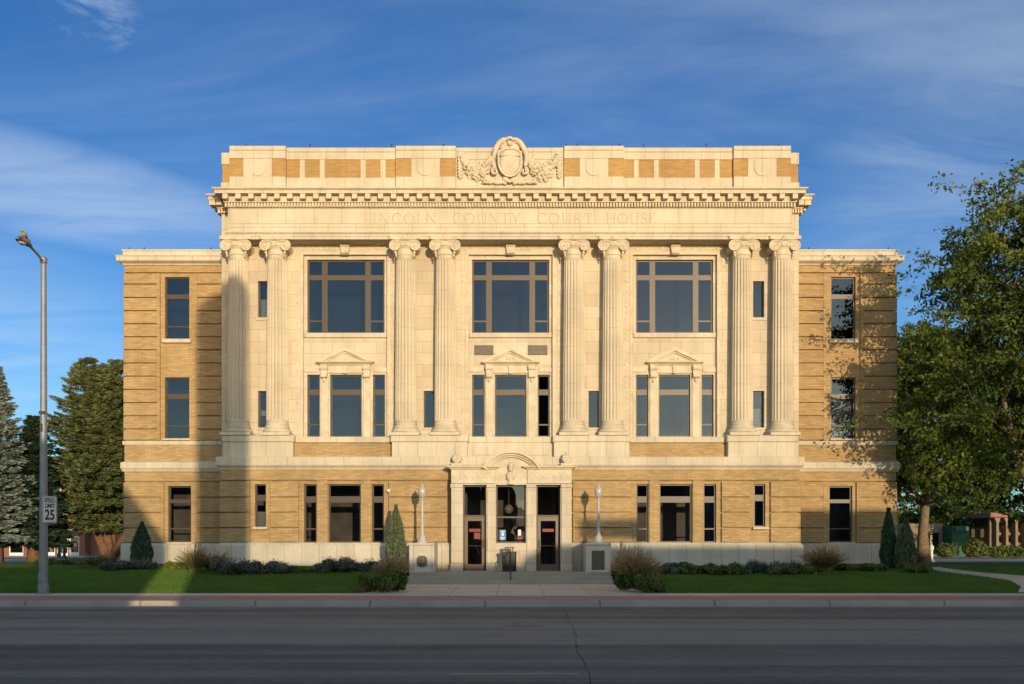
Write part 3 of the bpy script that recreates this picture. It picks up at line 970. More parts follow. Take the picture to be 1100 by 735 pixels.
# --- columns ------------------------------------------------------------
z_sh0, z_sh1, z_cap = uz(457, YC), uz(276.5, YC), uz(257, YC) + 0.0
r_bot, r_top = 0.455, 0.395
def column(x):
    sh = MB()
    NF, PP = 20, 8
    vs, fs = [], []
    rings = [(z_sh0, 0.0, 1.06), (z_sh0 + 0.06, 0.0, 1.0), (z_sh0 + 0.16, 0.0, 1.0), (z_sh0 + 0.24, 1.0, 1.0)]
    for i in range(1, 9):
        rings.append((z_sh0 + 0.24 + (z_sh1 - z_sh0 - 0.45) * i / 8, 1.0, 1.0))
    rings += [(z_sh1 - 0.13, 0.0, 1.0), (z_sh1, 0.0, 1.02)]
    n = NF * PP
    for z, fl, mul in rings:
        t = (z - z_sh0) / (z_sh1 - z_sh0)
        r = (r_bot + (r_top - r_bot) * (t ** 1.5)) * mul
        for k in range(n):
            a = 2 * math.pi * (k + 0.5) / n
            ph = (k % PP) / (PP - 1)
            dip = 0.0 if (k % PP) in (0, PP - 1) else 0.052 * math.sin(math.pi * ph) ** 0.7
            rr = r - dip * fl
            vs.append((x + rr * math.cos(a), YC + rr * math.sin(a), z))
    for i in range(len(rings) - 1):
        for k in range(n):
            fs.append((i * n + k, i * n + (k + 1) % n, (i + 1) * n + (k + 1) % n, (i + 1) * n + k))
    sh.add(vs, fs)
    c = sh.build('column', M['shaft'], CH)
    b = MB()
    zc = z_col
    b.bbox(x - 0.62, x + 0.62, YC - 0.60, YW + 0.01, zc + 0.002, zc + 0.13, 0.012)
    prof = []
    for t in range(9):
        a = -math.pi / 2 + math.pi * t / 8
        prof.append((0.53 + 0.07 * math.cos(a), zc + 0.13 + 0.08 + 0.08 * math.sin(a)))
    prof += [(0.51, zc + 0.30), (0.495, zc + 0.33)]
    for t in range(7):
        a = -math.pi / 2 + math.pi * t / 6
        prof.append((0.475 + 0.045 * math.cos(a), zc + 0.37 + 0.045 * math.sin(a)))
    prof.append((0.46, z_sh0 + 0.002))
    b.lathe([(r, z) for r, z in prof], (x, YC, 0), 32, cap=False)
    b.build('base', M['carved'], c, smooth=False)
    # Ionic capital
    k = MB()
    h = z_cap - z_sh1
    zb = z_sh1
    k.lathe([(0.40, zb), (0.43, zb + 0.02), (0.43, zb + 0.05), (0.40, zb + 0.07), (0.40, zb + 0.24), (0.50, zb + 0.38), (0.52, zb + 0.46), (0.45, zb + 0.52)], (x, YC, 0), 28)
    for i in range(18):       # egg and dart
        a = 2 * math.pi * i / 18
        k.ball((x + 0.49 * math.cos(a), YC + 0.49 * math.sin(a), zb + 0.40), (0.05, 0.05, 0.07), 6, 5)
    zv = zb + 0.36
    for sgn in (-1, 1):
        xv = x + sgn * 0.42
        yv = YC - 0.44
        k.lathe([(0.20, -0.01), (0.215, 0.0), (0.17, 0.18), (0.15, 0.44), (0.17, 0.72), (0.20, 0.80)], (xv, yv, zv), 20, 'y')
        pts = []
        for j in range(44):
            t = j / 43
            a = math.pi / 2 + sgn * t * 2 * math.pi * 2.3 * -1
            rr = 0.225 * (1 - t) + 0.045 * t
            pts.append((xv - 0.0 + rr * math.cos(a), yv - 0.015, zv + rr * math.sin(a)))
        k.tube(pts, [0.034 - 0.014 * (j / 43) for j in range(44)], 6)
        k.ball((xv, yv - 0.02, zv), (0.055, 0.04, 0.055), 8, 6)
        # bell-flower drop under the volute
        k.ball((xv - sgn * 0.03, yv + 0.06, zb + 0.09), (0.055, 0.05, 0.08), 7, 5)
        k.ball((xv - sgn * 0.05, yv + 0.08, zb - 0.03), (0.04, 0.04, 0.07), 7, 5)
    # band between the volutes and the abacus
    pts = [(x - 0.42 + 0.84 * i / 8, YC - 0.455, zv + 0.215 - 0.05 * math.sin(math.pi * i / 8)) for i in range(9)]
    k.tube(pts, 0.04, 6)
    k.prism([(x - 0.44, zv + 0.10), (x - 0.2, zv + 0.06), (x + 0.2, zv + 0.06), (x + 0.44, zv + 0.10), (x + 0.44, zv + 0.2), (x - 0.44, zv + 0.2)], YC - 0.435, YC + 0.3)
    ab = [(x - 0.64, YC - 0.52), (x - 0.58, YC - 0.56), (x - 0.25, YC - 0.47), (x + 0.25, YC - 0.47), (x + 0.58, YC - 0.56), (x + 0.64, YC - 0.52), (x + 0.6, YW + 0.01), (x - 0.6, YW + 0.01)]
    k.prism_z(ab, zb + 0.60, z_cap - 0.004)
    k.ball((x, YC - 0.50, zb + 0.68), (0.11, 0.07, 0.11), 8, 6)
    for dxo in (-0.10, 0.10):
        k.ball((x + dxo, YC - 0.49, zb + 0.63), (0.07, 0.05, 0.06), 7, 5)
    k.build('capital', M['carved'], c)
    return c
for o in (-292, -250, -112, -69.5, 68, 110, 249, 292):
    column(o * YC / F)

# --- entablature ---------------------------------------------------------
zA0, zA1 = z_arch, uz(250.5, G)
zF0, zF1 = uz(244.3, G), uz(224, G)
ar = MB()
ar.mould([(0.0, zA0), (0.0, zA0 + 0.11), (0.025, zA0 + 0.112), (0.025, zA1 - 0.05), (0.06, zA1 - 0.03), (0.10, zA1 + 0.02), (0.10, zA1 + 0.06), (0.0, zA1 + 0.09), (-0.1, zA1 + 0.09)], -HE, HE, G + 0.02, YW + 0.3)
ar.mould([(0.014, zA0 - 0.12), (0.014, zA0 + 0.11), (0.02, zA0 + 0.112), (0.02, zA1 - 0.05), (0.05, zA1 - 0.03), (0.09, zA1 + 0.018), (0.09, zA1 + 0.058), (0.012, zA1 + 0.088), (-0.1, zA1 + 0.088)], -HB, HB, YW, BACK)
ar.build('architrave', M['trim'], CH)
fr_ = MB()
fr_.mould([(0.0, zA1 + 0.091), (0.0, zF0), (0.02, zF0 + 0.01), (0.02, zF0 + 0.05), (0.0, zF0 + 0.06), (0.0, zF1), (-0.2, zF1)], -HE, HE, G + 0.03, YW + 0.3)
fr_.mould([(0.0, zA1 + 0.089), (0.0, zF1 - 0.002), (-0.2, zF1 - 0.002)], -HB, HB, YW + 0.01, BACK)
fr_.build('frieze', M['frieze'], CH)
zD0, zD1 = uz(222.6, 41.95), uz(218.3, 41.95)
zM0, zM1 = uz(214.6, 41.75), uz(208.6, 41.7)
zT = uz(201, 41.5)
cr_ = MB()
prof = lambda e: [(0.0, zF1 + 0.002 + e), (0.05, zF1 + 0.03 + e), (0.06, zD0 - 0.01 + e), (0.015, zD0 + e), (0.015, zD1 + e), (0.15, zD1 + 0.015 + e), (0.16, zM0 - 0.01 + e), (0.16, zM1 + e), (0.44, zM1 + 0.004 + e), (0.44, zM1 + 0.12 + e), (0.47, zM1 + 0.14 + e), (0.53, zT - 0.04 + e), (0.53, zT + e), (-0.3, zT + 0.03 + e)]
cr_.mould(prof(0.0), -HE, HE, G + 0.03, YW + 0.3)
cr_.mould(prof(-0.003), -HB, HB, YW + 0.01, BACK)
cor = cr_.build('cornice', M['trim'], CH)
n = 45
for i in range(n):
    x = -HE - 0.02 + (2 * HE + 0.04) * i / (n - 1)
    MB().prism([(x - 0.105, zM0 + 0.01), (x + 0.105, zM0 + 0.01), (x + 0.105, zM1 + 0.001), (x - 0.105, zM1 + 0.001)], G + 0.03 - 0.41, G + 0.03 - 0.15).build('modillion', M['carved'], cor)
for sg in (-1, 1):
    for x in (HB + 0.02,):
        for yy in [YW - 0.28] + [YW + 0.5 * j for j in range(12)]:
            a, b = sorted((sg * (HB + 0.15), sg * (HB + 0.41)))
            MB().box(a, b, yy - 0.1, yy + 0.1, zM0 + 0.01, zM1 - 0.002).build('modillion', M['carved'], cor)
    MB().box(sg * (HB - 0.1), sg * (HB + 0.12), YW - 0.40, YW - 0.12, zM0 + 0.01, zM1 - 0.002).build('modillion', M['carved'], cor)
dn = MB()
n = 190
for i in range(n):
    x = -HE - 0.06 + (2 * HE + 0.12) * i / (n - 1)
    dn.box(x - 0.034, x + 0.034, G + 0.03 - 0.145, G + 0.03 - 0.01, zD0, zD1 - 0.001)
dn.build('dentil_row', M['carved'], cor)
for sg in (-1, 1):
    dn = MB()
    for j in range(5):
        x = sg * (HE + 0.12 + 0.11 * j)
        dn.box(x - 0.034, x + 0.034, YW + 0.01 - 0.135, YW - 0.04, zD0, zD1 - 0.004)
    for j in range(60):
        y = YW - 0.06 + 0.11 * j
        a, b = sorted((sg * (HB + 0.05), sg * (HB + 0.135)))
        dn.box(a, b, y - 0.034, y + 0.034, zD0, zD1 - 0.004)
    dn.build('dentil_row', M['carved'], cor)

# raised frieze lettering, its groove shade given by the darker stone colour
def arc(cx, cz, rx, rz, a0, a1, n=14):
    return [(cx + rx * math.cos(R(a0 + (a1 - a0) * i / n)), cz + rz * math.sin(R(a0 + (a1 - a0) * i / n))) for i in range(n + 1)]
TK, TN = 0.13, 0.07
GLY = {     # width, [(polyline, thickness)]; capital height 1
    'L': (0.60, [([(0.12, 0), (0.12, 1)], TK), ([(0.12, 0.03), (0.56, 0.03)], TN), ([(0.55, 0.0), (0.55, 0.2)], TN), ([(0, 0.97), (0.26, 0.97)], TN)]),
    'I': (0.30, [([(0.15, 0), (0.15, 1)], TK), ([(0, 0.97), (0.3, 0.97)], TN), ([(0, 0.03), (0.3, 0.03)], TN)]),
    'N': (0.92, [([(0.12, 0), (0.12, 1)], TN), ([(0.12, 1), (0.80, 0)], TK), ([(0.80, 0), (0.80, 1)], TN), ([(0, 0.03), (0.25, 0.03)], TN), ([(0.66, 0.97), (0.94, 0.97)], TN), ([(0, 0.97), (0.14, 0.97)], TN)]),
    'C': (0.84, [(arc(0.50, 0.5, 0.43, 0.47, 48, 312), TK), ([(0.80, 0.74), (0.80, 0.97)], TN), ([(0.80, 0.03), (0.80, 0.2)], TN)]),
    'O': (0.98, [(arc(0.49, 0.5, 0.43, 0.47, 0, 360, 28), TK)]),
    'U': (0.88, [([(0.14, 1), (0.14, 0.36)] + arc(0.45, 0.36, 0.31, 0.33, 180, 360, 10)[1:] + [(0.76, 1)], 0.11), ([(0.0, 0.97), (0.28, 0.97)], TN), ([(0.62, 0.97), (0.90, 0.97)], TN)]),
    'T': (0.76, [([(0.38, 0), (0.38, 1)], TK), ([(0.02, 0.97), (0.74, 0.97)], TN), ([(0.04, 0.78), (0.04, 1.0)], TN), ([(0.72, 0.78), (0.72, 1.0)], TN), ([(0.24, 0.03), (0.52, 0.03)], TN)]),
    'Y': (0.84, [([(0.08, 1), (0.42, 0.48)], TK), ([(0.42, 0.48), (0.76, 1)], TN), ([(0.42, 0), (0.42, 0.5)], TK), ([(-0.04, 0.97), (0.22, 0.97)], TN), ([(0.64, 0.97), (0.88, 0.97)], TN), ([(0.28, 0.03), (0.56, 0.03)], TN)]),
    'R': (0.76, [([(0.13, 0), (0.13, 1)], TK), ([(0.13, 0.96), (0.34, 0.96)] + arc(0.36, 0.735, 0.23, 0.225, 88, -88, 10) + [(0.13, 0.51)], 0.09), ([(0.36, 0.51), (0.72, 0.0)], TK), ([(0, 0.03), (0.26, 0.03)], TN), ([(0, 0.97), (0.14, 0.97)], TN)]),
    'H': (0.90, [([(0.13, 0), (0.13, 1)], TK), ([(0.77, 0), (0.77, 1)], TK), ([(0.13, 0.52), (0.77, 0.52)], TN), ([(0, 0.03), (0.27, 0.03)], TN), ([(0, 0.97), (0.27, 0.97)], TN), ([(0.63, 0.03), (0.91, 0.03)], TN), ([(0.63, 0.97), (0.91, 0.97)], TN)]),
    'S': (0.60, [(arc(0.31, 0.745, 0.21, 0.225, 40, 270, 12) + arc(0.30, 0.275, 0.24, 0.245, 90, -140, 12)[1:], 0.11), ([(0.5, 0.78), (0.5, 0.96)], TN), ([(0.07, 0.04), (0.07, 0.24)], TN)]),
    'E': (0.66, [([(0.13, 0), (0.13, 1)], TK), ([(0.0, 0.97), (0.58, 0.97)], TN), ([(0.0, 0.03), (0.60, 0.03)], TN), ([(0.13, 0.53), (0.46, 0.53)], TN), ([(0.58, 0.8), (0.58, 1.0)], TN), ([(0.60, 0.0), (0.60, 0.2)], TN), ([(0.46, 0.43), (0.46, 0.63)], TN)]),
}
def ribbon(mb, pl, th, ox, oz, sc, y):
    P = [Vector((ox + x * sc, oz + z * sc)) for x, z in pl]
    L, Rr = [], []
    for i, p in enumerate(P):
        d = (P[min(i + 1, len(P) - 1)] - P[max(i - 1, 0)]).normalized()
        nrm = Vector((-d.y, d.x)) * th * sc / 2
        L.append(p + nrm)
        Rr.append(p - nrm)
    for i in range(len(P) - 1):
        a, b, c, d = L[i], Rr[i], Rr[i + 1], L[i + 1]
        mb.add([(q.x, y, q.y) for q in (a, b, c, d)] + [(q.x, y + 0.03, q.y) for q in (a, b, c, d)],
               [(0, 1, 2, 3), (1, 5, 6, 2), (3, 7, 4, 0)] + ([(0, 4, 5, 1)] if i == 0 else []) + ([(2, 6, 7, 3)] if i == len(P) - 2 else []))
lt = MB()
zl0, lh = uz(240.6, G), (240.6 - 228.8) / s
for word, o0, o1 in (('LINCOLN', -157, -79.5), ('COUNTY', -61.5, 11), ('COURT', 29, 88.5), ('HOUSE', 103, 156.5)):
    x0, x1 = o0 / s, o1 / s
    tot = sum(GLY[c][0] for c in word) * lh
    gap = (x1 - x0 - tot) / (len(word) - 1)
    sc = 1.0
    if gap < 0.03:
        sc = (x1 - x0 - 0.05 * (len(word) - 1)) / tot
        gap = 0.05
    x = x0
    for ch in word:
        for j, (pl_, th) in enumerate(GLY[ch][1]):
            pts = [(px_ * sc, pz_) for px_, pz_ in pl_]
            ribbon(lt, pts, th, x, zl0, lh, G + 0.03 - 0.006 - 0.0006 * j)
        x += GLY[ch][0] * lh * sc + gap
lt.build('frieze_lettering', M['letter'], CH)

# --- parapet ------------------------------------------------------------
YP = G + 0.15
sp = F / YP
zp0, zpb, zpc, zpt = zT + 0.02, uz(190, YP), uz(170.5, YP), uz(157, YP)
pan, pa_s = [], MB()
front = [(-301.5, -241, 1), (-241, -123, 0), (-123, -58.5, 1), (-58.5, 58, 2), (58, 122, 1), (122, 240, 0), (240, 301.5, 1)]
for o0, o1, kind in front:
    a, b = o0 / sp, o1 / sp
    y0 = YP if kind == 1 else YP + 0.14
    top = zpt if kind == 1 else zpt - 0.02
    e = 0.0 if kind == 1 else 0.003
    pa_s.bbox(a + e, b - e, y0 - 0.05, YP + 0.6, zp0, zpb, 0.02)
    pa_s.bbox(a + e, b - e, y0 - 0.04, YP + 0.6, zpc, top - 0.20, 0.015)
    pa_s.bbox(a + e, b - e, y0 - 0.06, YP + 0.6, top - 0.198, top, 0.03)
    if kind == 2:
        pa_s.box(a + e, b - e, y0 - 0.012, YP + 0.6, zpb + 0.002, zpc - 0.002)
        continue
    pan.append(MB().box(a + e, b - e, y0, YP + 0.6, zpb + 0.002, zpc - 0.002))
    c = (a + b) / 2
    if kind == 1:
        for q in (-0.48, 0.48):
            pa_s.box(c + q - 0.11, c + q + 0.11, y0 - 0.02, y0 + 0.05, zpb + 0.002, zpc - 0.002)
        pa_s.box(c - 0.368, c + 0.368, y0 - 0.012, y0 + 0.05, zpb + 0.002, zpc - 0.002)
        shp = [(c - 0.33, zpc - 0.05), (c - 0.33, zpb + 0.33)] + [(c + 0.33 * math.cos(R(t)), zpb + 0.36 + 0.33 * math.sin(R(t))) for t in range(190, 351, 16)] + [(c + 0.33, zpb + 0.33), (c + 0.33, zpc - 0.05)]
        pa_s.prism(shp, y0 - 0.045, y0 + 0.0)
    else:
        for q in (-1.62, -0.79, 0.91, 1.74) if o0 < 0 else (-1.74, -0.91, 0.79, 1.62):
            pa_s.box(c + q - 0.10, c + q + 0.10, y0 - 0.02, y0 + 0.05, zpb + 0.002, zpc - 0.002)
# sides and back of the attic
for sg in (-1, 1):
    a, b = sg * (HE - 0.3), sg * (HB - 0.02)
    pan.append(MB().box(a, b, YW + 0.05, BACK - 0.2, zpb - 0.003, zpc))
    pa_s.box(sg * (HE - 0.3), sg * (HB + 0.02), YW + 0.0, BACK - 0.2, zp0 - 0.02, zpb - 0.005)
    pa_s.bbox(sg * (HE - 0.3), sg * (HB + 0.02), YW + 0.0, BACK - 0.2, zpc + 0.002, zpt - 0.012, 0.03)
pa_s.box(-HB, HB, BACK - 0.6, BACK - 0.19, zp0, zpt - 0.03)
par = pa_s.build('parapet', M['trim'], CH)
for q in pan:
    q.build('brick_panel', M['brick_rich'], par)
MB().box(-HE + 0.2, HE - 0.2, YP + 0.5, BACK - 0.5, zpt - 0.7, zpt - 0.6).build('roof', M['roofing'], CH)
for o in (-285, -216, -128, -72, -13, 60, 72, 118, 144, 212, 290):
    MB().lathe([(0.05, zpt - 0.01), (0.05, zpt + 0.03), (0.02, zpt + 0.04), (0.02, zpt + 0.12), (0.035, zpt + 0.13), (0.006, zpt + 0.2)], (o / sp, YP + 0.2, 0), 6).build('lightning_rod', M['rod'], CH)
for o, sc_ in ((-411, 1), (-395, 1), (-323, 1), (322, 1), (408, 1)):
    zt_ = uz(268.4, YN)
    MB().lathe([(0.05, zt_ - 0.01), (0.05, zt_ + 0.03), (0.02, zt_ + 0.04), (0.02, zt_ + 0.1), (0.035, zt_ + 0.12), (0.006, zt_ + 0.17)], (o / (F / YN), YN + 0.2, 0), 6).build('lightning_rod', M['rod'], CH)

# cartouche with garlands at the middle of the parapet
yc_ = YP + 0.10
XC_ = -0.4 / sp
ct = MB()
z_bot, z_top = uz(197.5, YP), uz(148.5, YP)
ez, er = (uz(190, YP) + uz(160, YP)) / 2, (uz(160, YP) - uz(190, YP)) / 2
hwS = 0.47
shield = [(XC_ - hwS, ez + er * 0.72), (XC_ - hwS, ez + 0.05)] + [(XC_ + hwS * math.cos(R(t)), ez + 0.05 + (er + 0.05) * math.sin(R(t))) for t in range(190, 351, 10)] + \
         [(XC_ + hwS, ez + 0.05), (XC_ + hwS, ez + er * 0.72), (XC_ + 0.25, ez + er * 0.93), (XC_, ez + er), (XC_ - 0.25, ez + er * 0.93)]
ct.prism(shield, yc_ - 0.16, yc_ + 0.02)
ct.ball((XC_, yc_ - 0.15, ez), (hwS - 0.05, 0.10, er - 0.04), 18, 10)
ct.box(XC_ - hwS + 0.04, XC_ + hwS - 0.04, yc_ - 0.255, yc_ - 0.17, ez + er * 0.40, ez + er * 0.46)
rim = shield + shield[:1]
ct.tube([(x, yc_ - 0.17, z) for x, z in rim], 0.05, 7, cap=False)
for sgn in (-1, 1):
    # scrolling arms from the crest down both flanks
    arm_ = [(0.10, 148.5), (0.26, 149.5), (0.42, 152.5), (0.56, 157.5), (0.66, 164), (0.70, 171), (0.66, 177), (0.58, 181.5)]
    ct.tube([(XC_ + sgn * x, yc_ - 0.14 - 0.05 * math.sin(k * 1.1), uz(p + 1.5, YP)) for k, (x, p) in enumerate(arm_)], [0.075, 0.10, 0.115, 0.12, 0.115, 0.105, 0.09, 0.06], 8)
    for (sx0, p0, rr, tt, dr) in ((0.62, 184.5, 0.15, 1.4, 1), (0.30, 152.5, 0.11, 1.3, -1), (0.98, 195.0, 0.10, 1.2, 1)):
        pts = []
        for j in range(26):
            t = j / 25
            a = R(90) - sgn * dr * t * tt * 2 * math.pi
            q = rr * (1 - 0.8 * t)
            pts.append((XC_ + sgn * sx0 + q * math.cos(a), yc_ - 0.17, uz(p0, YP) + q * math.sin(a)))
        ct.tube(pts, [0.055 - 0.025 * j / 25 for j in range(26)], 7)
    # acanthus foot spreading along the ledge
    rs = random.Random(3)
    for k in range(26):
        u = k / 25
        ct.ball((XC_ + sgn * (0.12 + 0.95 * u), yc_ - 0.12 + 0.04 * rs.random(), uz(197.2 - 5.0 * (1 - u) ** 1.5 * rs.random() - 0.8, YP)), (0.10, 0.09, 0.06 + 0.05 * (1 - u)), 7, 5)
z_top, z_bot = uz(148.5, YP), uz(197.5, YP)
ct.ball((XC_, yc_ - 0.04, uz(156.5, YP)), (0.50, 0.15, 0.27), 14, 8)
for i in range(7):        # shell crest
    a = R(30 + 20 * i)
    ct.ball((XC_ + 0.13 * math.cos(a), yc_ - 0.20, z_top - 0.16 + 0.13 * math.sin(a)), (0.055, 0.10, 0.07), 7, 5)
ct.ball((XC_, yc_ - 0.20, z_top - 0.26), (0.13, 0.12, 0.12), 8, 6)
for i in range(5):
    a = R(200 + 35 * i)
    ct.ball((XC_ + 0.22 * math.cos(a), yc_ - 0.16, z_bot + 0.22 + 0.14 * math.sin(a)), (0.10, 0.10, 0.09), 7, 5)
cart = ct.build('cartouche', M['carved'], CH, smooth=True)
for sgn in (-1, 1):
    gd = MB()
    x_in, x_out = 0.74, 2.0
    rs = random.Random(5 if sgn > 0 else 9)
    for i in range(230):
        t = rs.random()
        x = x_in + (x_out - x_in) * t
        zc = ez + 0.20 - 0.62 * (1 - (2 * t - 1) ** 2) + 0.05 * t
        wdt = 0.13 + 0.27 * (1 - (2 * t - 1) ** 2)
        a = rs.random() * 2 * math.pi
        q = math.sqrt(rs.random())
        gd.ball((XC_ + sgn * (x + 0.1 * q * math.cos(a)), yc_ - 0.02 - 0.16 * (1 - q * q), zc + wdt * q * math.sin(a)), (0.06 + 0.035 * rs.random(), 0.07, 0.06 + 0.03 * rs.random()), 6, 5)
    for i in range(22):   # hanging end
        t = i / 21
        gd.ball((XC_ + sgn * (2.06 + 0.06 * math.sin(i * 2.1)), yc_ - 0.03 - 0.04 * rs.random(), ez + 0.32 - 0.92 * t), (0.085 - 0.03 * t, 0.075, 0.07), 6, 5)
    pts = [(XC_ + sgn * (1.92 + 0.2 * i / 5), yc_ - 0.06, ez + 0.36 + 0.08 * math.sin(i * 0.7)) for i in range(6)]
    gd.tube(pts, 0.06, 6)
    gd.build('garland', M['carved'], cart)

# --- entrance -------------------------------------------------------------
se = F / YE
EX = 1.2 / se
ZL = 0.66            # landing
e_ = lambda o: EX + o / se
zE = lambda p: uz(p, YE)
doors = [(e_(-52), e_(-27)), (e_(27), e_(53))]
cwin = (e_(-16.5), e_(15.8))
en = MB()
zhead = zE(519.5)
en.wall(e_(-64.5), e_(65), ZL - 0.2, zhead, YE + 0.06, G + 0.3,
        [(doors[0][0], doors[0][1], ZL, zE(521)), (doors[1][0], doors[1][1], ZL, zE(521)), (cwin[0], cwin[1], zE(583.5), zE(521))])
for o0, o1 in ((-64.5, -53), (54, 65), (-26, -17.5), (16.8, 26)):
    en.bbox(e_(o0), e_(o1), YE, YE + 0.07, ZL + 0.3, zE(524), 0.012)
    en.bbox(e_(o0) - 0.03, e_(o1) + 0.03, YE - 0.04, YE + 0.07, ZL - 0.1, ZL + 0.298, 0.012)
    en.bbox(e_(o0) - 0.03, e_(o1) + 0.03, YE - 0.04, YE + 0.07, zE(524) + 0.002, zE(520), 0.02)
ent = en.build('entrance_surround', M['ashlar'], CH)
eb = MB()
zc0 = zE(504.5)
for a, b in ((-64.5, -17.3), (17.3, 65)):
    eb.bbox(e_(a), e_(b), YE - 0.02, G + 0.1, zhead + 0.002, zc0, 0.008)
    eb.mould([(0.0, zc0 + 0.002), (0.05, zc0 + 0.02), (0.07, zc0 + 0.06), (0.17, zc0 + 0.08), (0.19, zc0 + 0.15), (0.0, zc0 + 0.17)], e_(a) + 0.0, e_(b) - 0.0, YE - 0.02, G + 0.1)
    # fret ornament
    n = 7
    aa, bb = min(e_(a), e_(b)), max(e_(a), e_(b))
    for i in range(n):
        x = aa + (bb - aa) * (i + 0.5) / n
        eb.ball((x, YE - 0.02, (zhead + zc0) / 2), (0.075, 0.025, 0.09), 8, 5)
        if i % 2 == 0:
            eb.box(x - 0.12, x - 0.10, YE - 0.035, YE - 0.018, zhead + 0.12, zc0 - 0.12)
            eb.box(x + 0.10, x + 0.12, YE - 0.035, YE - 0.018, zhead + 0.12, zc0 - 0.12)
eb.box(e_(-17.2), e_(17.2), YE + 0.05, G + 0.1, zhead + 0.003, zc0 + 0.02)
eb.build('entrance_entablature', M['carved'], ent)
# segmental arched pediment
ach = MB()
cs, rise = 31.0 / se, (502 - 484.5) / se
RR = (cs * cs + rise * rise) / (2 * rise)
zc_ = zE(502.5) + rise - RR
a_end = math.degrees(math.asin(cs / RR))
n = 20
def archring(r0, r1, y0, y1):
    vs, fs = [], []
    for i in range(n + 1):
        a = R(90 + a_end - 2 * a_end * i / n)
        for r in (r0, r1):
            for y in (y0, y1):
                vs.append((EX + r * math.cos(a), y, zc_ + r * math.sin(a)))
    for i in range(n):
        b = i * 4
        fs += [(b, b + 2, b + 6, b + 4), (b + 1, b + 5, b + 7, b + 3), (b, b + 4, b + 5, b + 1), (b + 2, b + 3, b + 7, b + 6)]
    fs += [(0, 1, 3, 2), (n * 4, n * 4 + 2, n * 4 + 3, n * 4 + 1)]
    ach.add(vs, fs)
archring(RR - 0.09, RR, YE - 0.30, G + 0.1)
archring(RR - 0.17, RR - 0.092, YE - 0.17, G + 0.1)
archring(RR - 0.24, RR - 0.172, YE - 0.07, G + 0.1)
poly = [(EX + (RR - 0.242) * math.cos(R(90 + a_end - 2 * a_end * i / n)), zc_ + (RR - 0.242) * math.sin(R(90 + a_end - 2 * a_end * i / n))) for i in range(n + 1)]
ach.prism(poly[::-1], YE + 0.06, G + 0.1)
for sgn in (-1, 1):
    pts = [(EX + sgn * (cs - 0.02 + 0.10 * math.cos(t)), YE - 0.05, zE(503) + 0.10 * math.sin(t) + 0.06) for t in [i * 0.5 for i in range(13)]]
    ach.tube(pts, 0.035, 6)
ach.build('arched_pediment', M['carved'], ent)
# relief bust in the arch
bu = MB()
hx, hz = EX - 0.02, zE(501.5)
bu.ball((hx, YE - 0.04, hz), (0.118, 0.14, 0.165), 14, 10)
bu.ball((hx - 0.02, YE - 0.16, hz - 0.01), (0.035, 0.05, 0.05), 8, 6)
bu.ball((hx + 0.01, YE + 0.0, hz + 0.05), (0.128, 0.14, 0.135), 12, 8)
bu.ball((hx + 0.0, YE - 0.10, hz - 0.12), (0.09, 0.08, 0.09), 10, 7)
bu.lathe([(0.08, hz - 0.12), (0.085, hz - 0.19), (0.15, hz - 0.23), (0.205, hz - 0.30), (0.19, hz - 0.42), (0.13, hz - 0.54), (0.08, hz - 0.62), (0.12, hz - 0.66), (0.13, hz - 0.72)], (hx, YE + 0.0, 0), 16, sy=0.62)
for sgn in (-1, 1):
    pts = [(hx + sgn * (0.05 + 0.02 * i), YE - 0.13 + 0.01 * i, hz - 0.26 - 0.05 * i) for i in range(6)]
    bu.tube(pts, 0.03, 6)
bu.build('relief_bust', M['carved'], ent, smooth=True)
for sgn in (-1, 1):
    ac = MB()
    xc = e_(sgn * 59) + 0.02
    z0 = zc0 + 0.172
    ac.bbox(xc - 0.24, xc + 0.24, YE + 0.0, G + 0.1, z0, z0 + 0.10, 0.015)
    ac.lathe([(0.17, -0.16), (0.19, -0.14), (0.19, 0.25)], (xc, YE + 0.15, z0 + 0.28), 16, 'y')
    pts = [(xc + (0.17 - 0.0065 * j) * math.cos(j * 0.45), YE - 0.015, z0 + 0.28 + (0.17 - 0.0065 * j) * math.sin(j * 0.45)) for j in range(22)]
    ac.tube(pts, 0.022, 6)
    ac.ball((xc, YE + 0.02, z0 + 0.48), (0.09, 0.08, 0.06), 8, 5)
    ac.build('acroterion', M['carved'], ent)
